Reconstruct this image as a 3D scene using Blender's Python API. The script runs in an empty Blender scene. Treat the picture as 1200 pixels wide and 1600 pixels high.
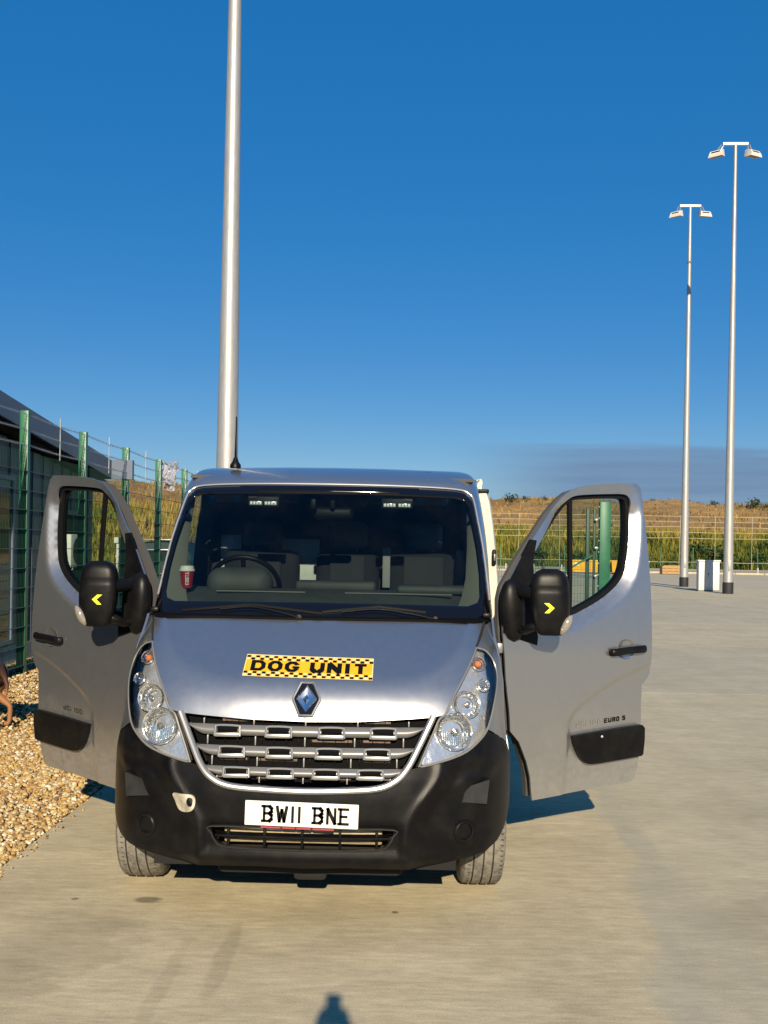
import bpy, bmesh, math, random
import numpy as np
from mathutils import Vector, Matrix, noise
from mathutils.geometry import delaunay_2d_cdt
random.seed(7)
rng = np.random.default_rng(11)
S = bpy.context.scene
rad = math.radians

# ------------------------------------------------------------------ camera
CAM_H = 1.78
cam = bpy.data.cameras.new('camera'); camo = bpy.data.objects.new('camera', cam)
S.collection.objects.link(camo); S.camera = camo
cam.sensor_fit = 'AUTO'; cam.sensor_width = 36.0; cam.lens = 36.0
cam.shift_y = 58 / 1600
cam.clip_start = 0.03; cam.clip_end = 5000
camo.matrix_world = (Matrix.Translation((0, 0, CAM_H)) @ Matrix.Rotation(math.atan(32 / 1600), 4, 'Z')
                     @ Matrix.Rotation(rad(90), 4, 'X') @ Matrix.Rotation(rad(1.0), 4, 'Z'))

# ------------------------------------------------------------------ sky, sun, exposure
SUN_EL, SUN_AZ = 23.6, 3.5           # sun behind the camera, a little to its right
w = bpy.data.worlds.new('World'); S.world = w; w.use_nodes = True
nt = w.node_tree; nt.nodes.clear()
def N(t, kind, **kw):
    n = t.nodes.new(kind)
    for k, v in kw.items():
        setattr(n, k, v)
    return n
out = N(nt, 'ShaderNodeOutputWorld'); bg = N(nt, 'ShaderNodeBackground')
sky = N(nt, 'ShaderNodeTexSky', sky_type='NISHITA', sun_disc=False)
sky.sun_elevation = rad(SUN_EL); sky.sun_rotation = rad(180 - SUN_AZ)
sky.altitude = 60; sky.air_density = 1.0; sky.dust_density = 0.0; sky.ozone_density = 2.2
bg.inputs['Strength'].default_value = 0.062
hsv = N(nt, 'ShaderNodeHueSaturation'); hsv.inputs['Saturation'].default_value = 1.45; hsv.inputs['Hue'].default_value = 0.507
nt.links.new(sky.outputs[0], hsv.inputs['Color'])
# a low bank of cloud along the horizon beyond the yard
tc = N(nt, 'ShaderNodeTexCoord'); sep = N(nt, 'ShaderNodeSeparateXYZ')
nt.links.new(tc.outputs['Generated'], sep.inputs[0])
def M(t, op, a, b=None, c=None, clamp=False):
    n = N(t, 'ShaderNodeMath', operation=op); n.use_clamp = clamp
    for i, v in enumerate((a, b, c)):
        if v is None: continue
        if isinstance(v, (int, float)): n.inputs[i].default_value = v
        else: t.links.new(v, n.inputs[i])
    return n.outputs[0]
def SM(t, x, a, b):
    n = N(t, 'ShaderNodeMapRange', interpolation_type='SMOOTHSTEP')
    t.links.new(x, n.inputs[0]); n.inputs[1].default_value = a; n.inputs[2].default_value = b
    return n.outputs[0]
mp = N(nt, 'ShaderNodeMapping'); mp.inputs['Scale'].default_value = (3.0, 3.0, 60.0)
nt.links.new(tc.outputs['Generated'], mp.inputs[0])
nz = N(nt, 'ShaderNodeTexNoise'); nz.inputs['Scale'].default_value = 1.6; nz.inputs['Detail'].default_value = 5
nt.links.new(mp.outputs[0], nz.inputs['Vector'])
zz = M(nt, 'ADD', sep.outputs['Z'], M(nt, 'MULTIPLY', M(nt, 'SUBTRACT', nz.outputs[0], 0.5), 0.055))
low = SM(nt, zz, 0.108, 0.088)
az = SM(nt, M(nt, 'SUBTRACT', sep.outputs['X'], M(nt, 'MULTIPLY', sep.outputs['Y'], 0.02)), 0.0, 0.17)
streak = M(nt, 'MULTIPLY_ADD', nz.outputs[0], 0.9, 0.42, True)
fac = M(nt, 'MULTIPLY', M(nt, 'MULTIPLY', low, az), M(nt, 'MULTIPLY', streak, 0.92))
cm = N(nt, 'ShaderNodeMix', data_type='RGBA'); cm.inputs[7].default_value = (1.75, 2.75, 4.5, 1)
air = N(nt, 'ShaderNodeMix', data_type='RGBA'); air.inputs[0].default_value = 0.55; air.inputs[7].default_value = (0.22, 2.25, 6.1, 1)
nt.links.new(hsv.outputs[0], air.inputs[6])
nt.links.new(fac, cm.inputs[0]); nt.links.new(air.outputs[2], cm.inputs[6])
nt.links.new(cm.outputs[2], bg.inputs['Color']); nt.links.new(bg.outputs[0], out.inputs[0])

sl = bpy.data.lights.new('sun', 'SUN'); slo = bpy.data.objects.new('sun', sl); S.collection.objects.link(slo)
sl.energy = 5.0; sl.angle = rad(0.5); sl.color = (1.0, 0.85, 0.63)
sd = Vector((-math.sin(rad(SUN_AZ)) * math.cos(rad(SUN_EL)), math.cos(rad(SUN_AZ)) * math.cos(rad(SUN_EL)), -math.sin(rad(SUN_EL))))
slo.rotation_euler = sd.to_track_quat('-Z', 'Y').to_euler(); slo.location = (2, -12, 8)
S.view_settings.view_transform = 'Standard'; S.view_settings.look = 'None'
S.view_settings.gamma = 1.0; S.view_settings.use_curve_mapping = False
S.view_settings.exposure = 0.55
S.render.engine = 'CYCLES'
S.cycles.max_bounces = 8; S.cycles.transparent_max_bounces = 16; S.cycles.caustics_reflective = False
S.cycles.caustics_refractive = False; S.cycles.sample_clamp_indirect = 6.0
S.cycles.use_denoising = True

# ------------------------------------------------------------------ materials
MATS = {}
def mat(name, col, rough=0.6, metal=0.0, coat=0.0, spec=0.5, var=0.0, vscale=8.0, bump=0.0, bscale=60.0,
        col2=None, emit=None, coords='Object', stretch=(1, 1, 1), rvar=0.0, coat_rough=0.06, sub=0.0):
    if name in MATS: return MATS[name]
    m = bpy.data.materials.new(name); m.use_nodes = True; t = m.node_tree
    b = t.nodes['Principled BSDF']
    b.inputs['Base Color'].default_value = (*col, 1); b.inputs['Roughness'].default_value = rough
    b.inputs['Metallic'].default_value = metal; b.inputs['Coat Weight'].default_value = coat
    b.inputs['Coat Roughness'].default_value = coat_rough; b.inputs['Specular IOR Level'].default_value = spec
    if emit:
        b.inputs['Emission Color'].default_value = (*emit[0], 1); b.inputs['Emission Strength'].default_value = emit[1]
    if var or bump or rvar:
        co = N(t, 'ShaderNodeTexCoord'); mpn = N(t, 'ShaderNodeMapping'); mpn.inputs['Scale'].default_value = stretch
        t.links.new(co.outputs[coords], mpn.inputs[0])
    if var or rvar:
        n = N(t, 'ShaderNodeTexNoise'); n.inputs['Scale'].default_value = vscale; n.inputs['Detail'].default_value = 6
        n.inputs['Roughness'].default_value = 0.6
        t.links.new(mpn.outputs[0], n.inputs['Vector'])
        if var:
            mx = N(t, 'ShaderNodeMix', data_type='RGBA')
            c2 = col2 or tuple(max(0, c * (1 - var)) for c in col)
            mx.inputs[6].default_value = (*col, 1); mx.inputs[7].default_value = (*c2, 1)
            t.links.new(SM(t, n.outputs[0], 0.38, 0.66), mx.inputs[0]); t.links.new(mx.outputs[2], b.inputs['Base Color'])
        if rvar:
            t.links.new(M(t, 'MULTIPLY_ADD', n.outputs[0], rvar, rough - rvar / 2, True), b.inputs['Roughness'])
    if bump:
        n2 = N(t, 'ShaderNodeTexNoise'); n2.inputs['Scale'].default_value = bscale; n2.inputs['Detail'].default_value = 4
        t.links.new(mpn.outputs[0], n2.inputs['Vector'])
        bp = N(t, 'ShaderNodeBump'); bp.inputs['Strength'].default_value = bump; bp.inputs['Distance'].default_value = 0.01
        t.links.new(n2.outputs[0], bp.inputs['Height']); t.links.new(bp.outputs[0], b.inputs['Normal'])
    MATS[name] = m
    return m
def glass(name, tint, gl=1.0, ior=1.5, rough=0.0, dust=0.0):
    if name in MATS: return MATS[name]
    m = bpy.data.materials.new(name); m.use_nodes = True; t = m.node_tree; t.nodes.clear()
    o = N(t, 'ShaderNodeOutputMaterial'); mx = N(t, 'ShaderNodeMixShader'); tr = N(t, 'ShaderNodeBsdfTransparent')
    g = N(t, 'ShaderNodeBsdfGlossy'); f = N(t, 'ShaderNodeFresnel')
    tr.inputs[0].default_value = (*tint, 1); g.inputs['Roughness'].default_value = rough; f.inputs[0].default_value = ior
    g.inputs['Color'].default_value = (gl, gl, gl, 1)
    t.links.new(f.outputs[0], mx.inputs[0]); t.links.new(tr.outputs[0], mx.inputs[1]); t.links.new(g.outputs[0], mx.inputs[2])
    t.links.new(mx.outputs[0], o.inputs[0]); MATS[name] = m
    if dust:
        d = N(t, 'ShaderNodeBsdfDiffuse'); d.inputs[0].default_value = (0.55, 0.52, 0.45, 1); m2 = N(t, 'ShaderNodeMixShader')
        co = N(t, 'ShaderNodeTexCoord'); n = N(t, 'ShaderNodeTexNoise'); n.inputs['Scale'].default_value = 5; n.inputs['Detail'].default_value = 9; n.inputs['Roughness'].default_value = 0.7
        t.links.new(co.outputs['Object'], n.inputs['Vector']); t.links.new(M(t, 'MULTIPLY', SM(t, n.outputs[0], 0.35, 0.75), dust), m2.inputs[0])
        t.links.new(mx.outputs[0], m2.inputs[1]); t.links.new(d.outputs[0], m2.inputs[2]); t.links.new(m2.outputs[0], o.inputs[0])
    return m
def vcol_mat(name, rough=0.8, trans=0.0):
    if name in MATS: return MATS[name]
    m = bpy.data.materials.new(name); m.use_nodes = True; t = m.node_tree; b = t.nodes['Principled BSDF']
    a = N(t, 'ShaderNodeVertexColor', layer_name='tone'); t.links.new(a.outputs[0], b.inputs['Base Color'])
    b.inputs['Roughness'].default_value = rough; b.inputs['Specular IOR Level'].default_value = 0.3
    if trans:
        o = [n for n in t.nodes if n.type == 'OUTPUT_MATERIAL'][0]
        tl = N(t, 'ShaderNodeBsdfTranslucent'); mx = N(t, 'ShaderNodeMixShader'); mx.inputs[0].default_value = trans
        t.links.new(a.outputs[0], tl.inputs[0]); t.links.new(b.outputs[0], mx.inputs[1]); t.links.new(tl.outputs[0], mx.inputs[2])
        t.links.new(mx.outputs[0], o.inputs[0])
    MATS[name] = m
    return m

def paint_mat():
    m = bpy.data.materials.new('silver_paint'); m.use_nodes = True; t = m.node_tree; b = t.nodes['Principled BSDF']
    co = N(t, 'ShaderNodeTexCoord'); n = N(t, 'ShaderNodeTexNoise'); n.inputs['Scale'].default_value = 3.0; n.inputs['Detail'].default_value = 8
    t.links.new(co.outputs['Object'], n.inputs['Vector'])
    n3 = N(t, 'ShaderNodeTexNoise'); n3.inputs['Scale'].default_value = 26.0; n3.inputs['Detail'].default_value = 5
    t.links.new(co.outputs['Object'], n3.inputs['Vector'])
    # road grime thickest low on the panels, in blotches
    sp = N(t, 'ShaderNodeSeparateXYZ'); t.links.new(co.outputs['Object'], sp.inputs[0])
    hgt = SM(t, M(t, 'ADD', sp.outputs['Z'], M(t, 'MULTIPLY', n.outputs[0], 0.5)), 1.15, 0.55)
    grime = M(t, 'MULTIPLY', hgt, M(t, 'MULTIPLY_ADD', n3.outputs[0], 0.9, -0.05, True))
    grime = M(t, 'MULTIPLY_ADD', grime, 0.75, M(t, 'MULTIPLY', n3.outputs[0], 0.05), True)
    mx = N(t, 'ShaderNodeMix', data_type='RGBA'); mx.inputs[6].default_value = (0.455, 0.465, 0.48, 1); mx.inputs[7].default_value = (0.27, 0.235, 0.18, 1)
    t.links.new(grime, mx.inputs[0]); t.links.new(mx.outputs[2], b.inputs['Base Color'])
    b.inputs['Metallic'].default_value = 0.72
    t.links.new(M(t, 'MULTIPLY_ADD', grime, -0.75, 0.90, True), b.inputs['Metallic'])
    t.links.new(M(t, 'MULTIPLY_ADD', n3.outputs[0], 0.05, 0.285), b.inputs['Roughness'])
    b.inputs['Coat Weight'].default_value = 0.6; b.inputs['Coat Roughness'].default_value = 0.07
    MATS['silver_paint'] = m
    return m
paint = paint_mat()
black = mat('black_plastic', (0.004, 0.004, 0.005), 0.38, var=0.4, vscale=9, col2=(0.008, 0.0078, 0.0076), bump=0.06, bscale=420, rvar=0.14, spec=0.18)
blacks = mat('black_gloss', (0.008, 0.008, 0.010), 0.16)
frit_m = mat('windscreen_frit', (0.004, 0.004, 0.006), 0.08)
rubber = mat('rubber_seal', (0.004, 0.004, 0.0045), 0.6, spec=0.2)
matte = mat('matte_black', (0.003, 0.003, 0.0035), 0.75, spec=0.08)
dark = mat('dark_void', (0.006, 0.006, 0.006), 0.9)
tyre_m = mat('dusty_tyre', (0.21, 0.195, 0.165), 0.9, var=0.45, vscale=30, bump=0.3, bscale=160)
groove_m = mat('tyre_groove', (0.03, 0.03, 0.03), 0.9)
steel_m = mat('wheel_steel', (0.22, 0.22, 0.23), 0.45, metal=0.6)
chrome = mat('chrome', (0.80, 0.80, 0.82), 0.20, metal=1.0)
refl = mat('reflector', (0.93, 0.93, 0.92), 0.10, metal=0.92)
satin = mat('satin_silver', (0.42, 0.42, 0.41), 0.36, metal=0.75)
slat_m = mat('grille_slat_grey', (0.22, 0.22, 0.215), 0.40, metal=0.45, rvar=0.1, vscale=20)
bezel_m = mat('lamp_bezel', (0.80, 0.81, 0.82), 0.18, metal=0.75, bump=0.9, bscale=14)
lens_m = glass('lamp_lens', (0.94, 0.95, 0.95), 0.9, 1.45)
ws_m = glass('windscreen_glass', (0.54, 0.61, 0.59), 0.75, 1.45, dust=0.004)
side_m = glass('side_glass', (0.62, 0.74, 0.68), 0.6, 1.42)
amber = mat('amber_bulb', (0.62, 0.20, 0.07), 0.2, emit=None)
white_m = mat('plate_white', (0.80, 0.79, 0.72), 0.4, var=0.10, vscale=14)
ink = mat('black_ink', (0.004, 0.004, 0.004), 0.5, spec=0.2)
sign_y = mat('sign_yellow', (0.80, 0.44, 0.012), 0.35, var=0.12, vscale=20)
sign_c = mat('sign_border', (0.80, 0.62, 0.26), 0.4)
chev_m = mat('fluorescent_yellow', (0.74, 0.86, 0.02), 0.4)
cream = mat('cream_plastic', (0.48, 0.44, 0.35), 0.6, var=0.3, vscale=40)
dash_m = mat('dash_grey', (0.060, 0.067, 0.064), 0.65, bump=0.15, bscale=300, var=0.25, vscale=5)
seat_m = mat('seat_fabric', (0.014, 0.015, 0.017), 0.95, bump=0.2, bscale=500)
seat_l = mat('seat_fabric_light', (0.030, 0.031, 0.033), 0.95, bump=0.2, bscale=400)
trim_m = mat('interior_trim', (0.15, 0.155, 0.14), 0.7)
pale_m = mat('sunlit_patch', (0.62, 0.64, 0.62), 0.7, var=0.25, vscale=6)
door_in = mat('door_inner', (0.06, 0.06, 0.06), 0.7)
galv = mat('galvanised_steel', (0.40, 0.40, 0.39), 0.48, metal=0.45, var=0.2, vscale=4.0, stretch=(7, 7, 0.8), rvar=0.3, bump=0.12, bscale=30)
green_m = mat('green_powder_coat', (0.012, 0.135, 0.062), 0.42, var=0.25, vscale=4)

# ------------------------------------------------------------------ mesh helpers
COL = S.collection
def link(name, me, mats, parent=None, smooth=35):
    o = bpy.data.objects.new(name, me); COL.objects.link(o)
    for m in (mats if isinstance(mats, (list, tuple)) else [mats]): me.materials.append(m)
    if smooth is not None:
        me.polygons.foreach_set('use_smooth', [True] * len(me.polygons))
        if smooth < 180: me.set_sharp_from_angle(angle=rad(smooth))
    if parent is not None: o.parent = parent
    return o
def empty(name, loc=(0, 0, 0), rz=0.0, parent=None):
    o = bpy.data.objects.new(name, None); o.location = loc; o.rotation_euler = (0, 0, rz); COL.objects.link(o)
    o.empty_display_size = 0.2
    if parent is not None: o.parent = parent
    return o
def tag(o, label=None, cat=None, group=None, kind=None):
    if label: o['label'] = label
    if cat: o['category'] = cat
    if group: o['group'] = group
    if kind: o['kind'] = kind
    return o

class MB:
    def __init__(s): s.v = []; s.f = []; s.mi = []
    def add(s, v, f, mi=0):
        b = len(s.v); s.v += [tuple(p) for p in v]; s.f += [tuple(i + b for i in q) for q in f]; s.mi += [mi] * len(f); return s
    def quad(s, a, b, c, d, mi=0): return s.add([a, b, c, d], [(0, 1, 2, 3)], mi)
    def box(s, x0, x1, y0, y1, z0, z1, mi=0):
        v = [(x, y, z) for z in (z0, z1) for y in (y0, y1) for x in (x0, x1)]
        return s.add(v, [(0, 2, 3, 1), (4, 5, 7, 6), (0, 1, 5, 4), (2, 6, 7, 3), (0, 4, 6, 2), (1, 3, 7, 5)], mi)
    def rbox(s, c, size, r=0.02, seg=2, mi=0, mtx=None):
        bm = bmesh.new(); bmesh.ops.create_cube(bm, size=1.0)
        bmesh.ops.scale(bm, vec=size, verts=bm.verts)
        bmesh.ops.bevel(bm, geom=list(bm.edges), offset=min(r, min(size) * 0.48), segments=seg, profile=0.5, affect='EDGES')
        if mtx is not None: bmesh.ops.transform(bm, matrix=mtx, verts=bm.verts)
        bm.verts.index_update()
        s.add([(v.co.x + c[0], v.co.y + c[1], v.co.z + c[2]) for v in bm.verts], [[v.index for v in f.verts] for f in bm.faces], mi)
        bm.free(); return s
    def tube(s, pts, r, n=8, mi=0, closed=False, caps=True, flat=None):
        pts = [Vector(p) for p in pts]; m = len(pts); rs = r if isinstance(r, (list, tuple)) else [r] * m
        V = []; up = None
        for i, p in enumerate(pts):
            a = pts[(i - 1) % m] if (i > 0 or closed) else p; b = pts[(i + 1) % m] if (i < m - 1 or closed) else p
            d = (b - a).normalized()
            if up is None: up = Vector((0, 0, 1)) if abs(d.z) < 0.9 else Vector((0, 1, 0))
            u = (up - d * up.dot(d)).normalized(); w_ = d.cross(u); up = u
            for k in range(n):
                t = 2 * math.pi * k / n
                fu, fw = (1, 1) if flat is None else flat
                V.append(p + (u * math.cos(t) * fu + w_ * math.sin(t) * fw) * rs[i])
        F = []
        for i in range(m if closed else m - 1):
            for k in range(n):
                a = i * n + k; b = i * n + (k + 1) % n; c = ((i + 1) % m) * n + (k + 1) % n; d = ((i + 1) % m) * n + k
                F.append((a, b, c, d))
        if caps and not closed: F += [tuple(range(n - 1, -1, -1)), tuple(range((m - 1) * n, m * n))]
        return s.add(V, F, mi)
    def lathe(s, prof, origin, axis='z', n=24, mi=0, mtx=None):
        # prof: list of (radius, height along axis)
        V = []
        for r, h in prof:
            for k in range(n):
                t = 2 * math.pi * k / n; a, b = r * math.cos(t), r * math.sin(t)
                p = Vector({'z': (a, b, h), 'y': (a, h, b), 'x': (h, a, b)}[axis])
                if mtx is not None: p = mtx @ p
                V.append(p + Vector(origin))
        F = [(i * n + k, i * n + (k + 1) % n, (i + 1) * n + (k + 1) % n, (i + 1) * n + k) for i in range(len(prof) - 1) for k in range(n)]
        if axis == 'y': F = [q[::-1] for q in F]
        return s.add(V, F, mi)
    def build(s, name, mats, parent=None, smooth=35):
        me = bpy.data.meshes.new(name); me.from_pydata(s.v, [], s.f)
        if any(s.mi): me.polygons.foreach_set('material_index', s.mi)
        me.update()
        return link(name, me, mats, parent, smooth)

def herm(P):
    xs = [p[0] for p in P]; ys = [p[1] for p in P]; n = len(xs)
    d = [(ys[i + 1] - ys[i]) / (xs[i + 1] - xs[i]) for i in range(n - 1)]
    m = [d[0]] + [0 if d[i - 1] * d[i] <= 0 else 2 * d[i - 1] * d[i] / (d[i - 1] + d[i]) for i in range(1, n - 1)] + [d[-1]]
    def g(x):
        if x <= xs[0]: return ys[0] + m[0] * (x - xs[0])
        if x >= xs[-1]: return ys[-1] + m[-1] * (x - xs[-1])
        i = 0
        while x > xs[i + 1]: i += 1
        h = xs[i + 1] - xs[i]; t = (x - xs[i]) / h
        return (2*t**3-3*t*t+1)*ys[i] + (t**3-2*t*t+t)*h*m[i] + (-2*t**3+3*t*t)*ys[i+1] + (t**3-t*t)*h*m[i+1]
    return g
def ss(a, b, x):
    t = min(1, max(0, (x - a) / (b - a))); return t * t * (3 - 2 * t)
def cr(pts, n=6, closed=False):
    P = [Vector(p) for p in pts]; m = len(P); o = []
    for i in range(m if closed else m - 1):
        p1, p2 = P[i], P[(i + 1) % m]
        p0 = P[(i - 1) % m] if (i > 0 or closed) else p1 * 2 - p2
        p3 = P[(i + 2) % m] if (i + 2 < m or closed) else p2 * 2 - p1
        for k in range(n):
            t = k / n
            o.append(0.5 * (2*p1 + (p2-p0)*t + (2*p0-5*p1+4*p2-p3)*t*t + (3*p1-p0-3*p2+p3)*t**3))
    if not closed: o.append(P[-1])
    return [tuple(p) for p in o]
def sym(half):
    """half outline, x>=0, from the centre line round to the centre line -> full outline"""
    return list(half) + [(-x, z) for x, z in reversed(half) if abs(x) > 1e-6]
def mirx(pts, s): return [(p[0] * s,) + tuple(p[1:]) for p in pts]
def inside(poly, P):
    x, y = P[:, 0], P[:, 1]; r = np.zeros(len(P), bool); n = len(poly); j = n - 1
    for i in range(n):
        xi, yi = poly[i]; xj, yj = poly[j]
        if yi != yj: r ^= ((yi > y) != (yj > y)) & (x < (xj - xi) * (y - yi) / (yj - yi) + xi)
        j = i
    return r
def bdist(poly, P):
    d = np.full(len(P), 1e9); n = len(poly)
    for i in range(n):
        a = np.array(poly[i]); b = np.array(poly[(i + 1) % n]); ab = b - a; L = max(1e-12, ab @ ab)
        t = np.clip(((P - a) @ ab) / L, 0, 1); d = np.minimum(d, np.hypot(*(P - a - t[:, None] * ab).T))
    return d
def dens(poly, h):
    o = []; n = len(poly)
    for i in range(n):
        a, b = poly[i], poly[(i + 1) % n]; L = math.hypot(b[0] - a[0], b[1] - a[1]); k = max(1, int(L / h + 0.5))
        o += [(a[0] + (b[0] - a[0]) * t / k, a[1] + (b[1] - a[1]) * t / k) for t in range(k)]
    return o
def patch(outer, holes, h, fn, thick=None, flip=False, front=True, rim=True):
    """triangulated sheet over a 2-D outline carried to 3-D by fn(p,q); thick(p,q)->3-D gives its back"""
    loops = [dens(list(outer), h)] + [dens(list(q), h) for q in holes]
    xs = [p[0] for p in loops[0]]; ys = [p[1] for p in loops[0]]
    gx = np.arange(min(xs) + h * 0.5, max(xs), h); gy = np.arange(min(ys) + h * 0.5, max(ys), h * 0.866)
    G = np.array([(x + (0.5 * h if j % 2 else 0), y) for j, y in enumerate(gy) for x in gx]) if len(gx) and len(gy) else np.zeros((0, 2))
    if len(G):
        k = inside(loops[0], G) & (bdist(loops[0], G) > 0.5 * h)
        for q in loops[1:]: k &= ~inside(q, G) & (bdist(q, G) > 0.5 * h)
        G = G[k]
    V = []; E = []
    for l in loops:
        b = len(V); V += l; E += [(b + i, b + (i + 1) % len(l)) for i in range(len(l))]
    nb = len(V); V += [tuple(g) for g in G]
    r = delaunay_2d_cdt([Vector((float(a), float(b))) for a, b in V], E, [], 0, 1e-7)
    v2 = [(p.x, p.y) for p in r[0]]; T = [tuple(f) for f in r[2]]
    C = np.array([[sum(v2[i][0] for i in f) / 3, sum(v2[i][1] for i in f) / 3] for f in T])
    k = inside(loops[0], C)
    for q in loops[1:]: k &= ~inside(q, C)
    T = [f for f, a in zip(T, k) if a]
    T = [f if (v2[f[1]][0]-v2[f[0]][0])*(v2[f[2]][1]-v2[f[0]][1])-(v2[f[2]][0]-v2[f[0]][0])*(v2[f[1]][1]-v2[f[0]][1]) > 0 else f[::-1] for f in T]
    if flip: T = [f[::-1] for f in T]
    v3 = [tuple(fn(*p)) for p in v2]; F = list(T) if front else []
    if thick:
        n = len(v3); v3 += [tuple(thick(*p)) for p in v2]; F += [tuple(i + n for i in f[::-1]) for f in T]
        if rim:
            cnt = {}
            for f in T:
                for a, b in ((f[0], f[1]), (f[1], f[2]), (f[2], f[0])):
                    cnt[(a, b)] = 1
            for (a, b) in cnt:
                if (b, a) not in cnt: F.append((b, a, a + n, b + n))
    return v3, F

# stroke letters: each a list of polylines in a unit box
FONT = {'B': [[(0,0),(0,1),(.7,1),(1,.84),(1,.66),(.7,.52),(0,.52)],[(.7,.52),(1,.38),(1,.14),(.7,0),(0,0)]],
 'W': [[(0,1),(.25,0),(.5,.8),(.75,0),(1,1)]], '1': [[(.5,0),(.5,1)]], 'N': [[(0,0),(0,1),(1,0),(1,1)]],
 'E': [[(1,1),(0,1),(0,0),(1,0)],[(0,.5),(.8,.5)]], 'D': [[(0,0),(0,1),(.6,1),(1,.75),(1,.25),(.6,0),(0,0)]],
 'O': [[(.3,0),(0,.25),(0,.75),(.3,1),(.7,1),(1,.75),(1,.25),(.7,0),(.3,0)]],
 'G': [[(1,.85),(.7,1),(.3,1),(0,.75),(0,.25),(.3,0),(.75,0),(1,.12),(1,.48),(.55,.48)]],
 'U': [[(0,1),(0,.25),(.3,0),(.7,0),(1,.25),(1,1)]], 'I': [[(.5,0),(.5,1)]], 'T': [[(0,1),(1,1)],[(.5,1),(.5,0)]],
 'R': [[(0,0),(0,1),(.7,1),(1,.85),(1,.62),(.7,.48),(0,.48)],[(.5,.48),(1,0)]],
 '5': [[(1,1),(.1,1),(.05,.55),(.7,.58),(1,.42),(1,.15),(.7,0),(0,.05)]],
 'd': [[(1,1),(1,0),(.3,0),(0,.2),(0,.42),(.3,.6),(1,.6)]], 'C': [[(1,.85),(.7,1),(.3,1),(0,.75),(0,.25),(.3,0),(.7,0),(1,.15)]],
 'i': [[(.5,0),(.5,.62)],[(.5,.82),(.5,.98)]], '0': [[(.3,0),(0,.25),(0,.75),(.3,1),(.7,1),(1,.75),(1,.25),(.7,0),(.3,0)]],
 'S': [[(1,.85),(.7,1),(.3,1),(0,.82),(0,.65),(.3,.52),(.7,.48),(1,.35),(1,.18),(.7,0),(.3,0),(0,.15)]],
 'A': [[(0,0),(.5,1),(1,0)],[(.2,.35),(.8,.35)]]}
def glyph(mb, ch, x, z, w_, h_, sw, fn, mi=0, sv=None, shear=0.0):
    """strokes of one letter laid on a surface fn(x,z); sw stroke width, sv width of upright strokes"""
    sv = sv or sw
    for pl in FONT[ch]:
        P = [(x + a * (w_ - sv) + sv / 2 + shear * b * h_, z + b * (h_ - sw) + sw / 2) for a, b in pl]
        for (ax, az_), (bx, bz) in zip(P, P[1:]):
            dx, dz = bx - ax, bz - az_; L = math.hypot(dx, dz) or 1e-9; ux, uz = dx / L, dz / L
            ww = 0.5 * (sv * abs(uz) + sw * abs(ux)); e = 0.40 * sw
            nx, nz_ = -uz * ww, ux * ww
            q = [(ax - ux*e + nx, az_ - uz*e + nz_), (ax - ux*e - nx, az_ - uz*e - nz_), (bx + ux*e - nx, bz + uz*e - nz_), (bx + ux*e + nx, bz + uz*e + nz_)]
            mb.quad(*[fn(*p) for p in q], mi)

# ================================================================== SETTING
# ---- ground sheet to the horizon
soil = mat('dry_soil', (0.20, 0.155, 0.085), 0.95, var=0.45, vscale=0.35, col2=(0.12, 0.11, 0.05), coords='Object', bump=0.3, bscale=6)
g = MB().quad((-1500, -60, -0.09), (1500, -60, -0.09), (1500, 2500, -0.09), (-1500, 2500, -0.09)).build('ground', soil, smooth=None)
tag(g, kind='structure')

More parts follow.
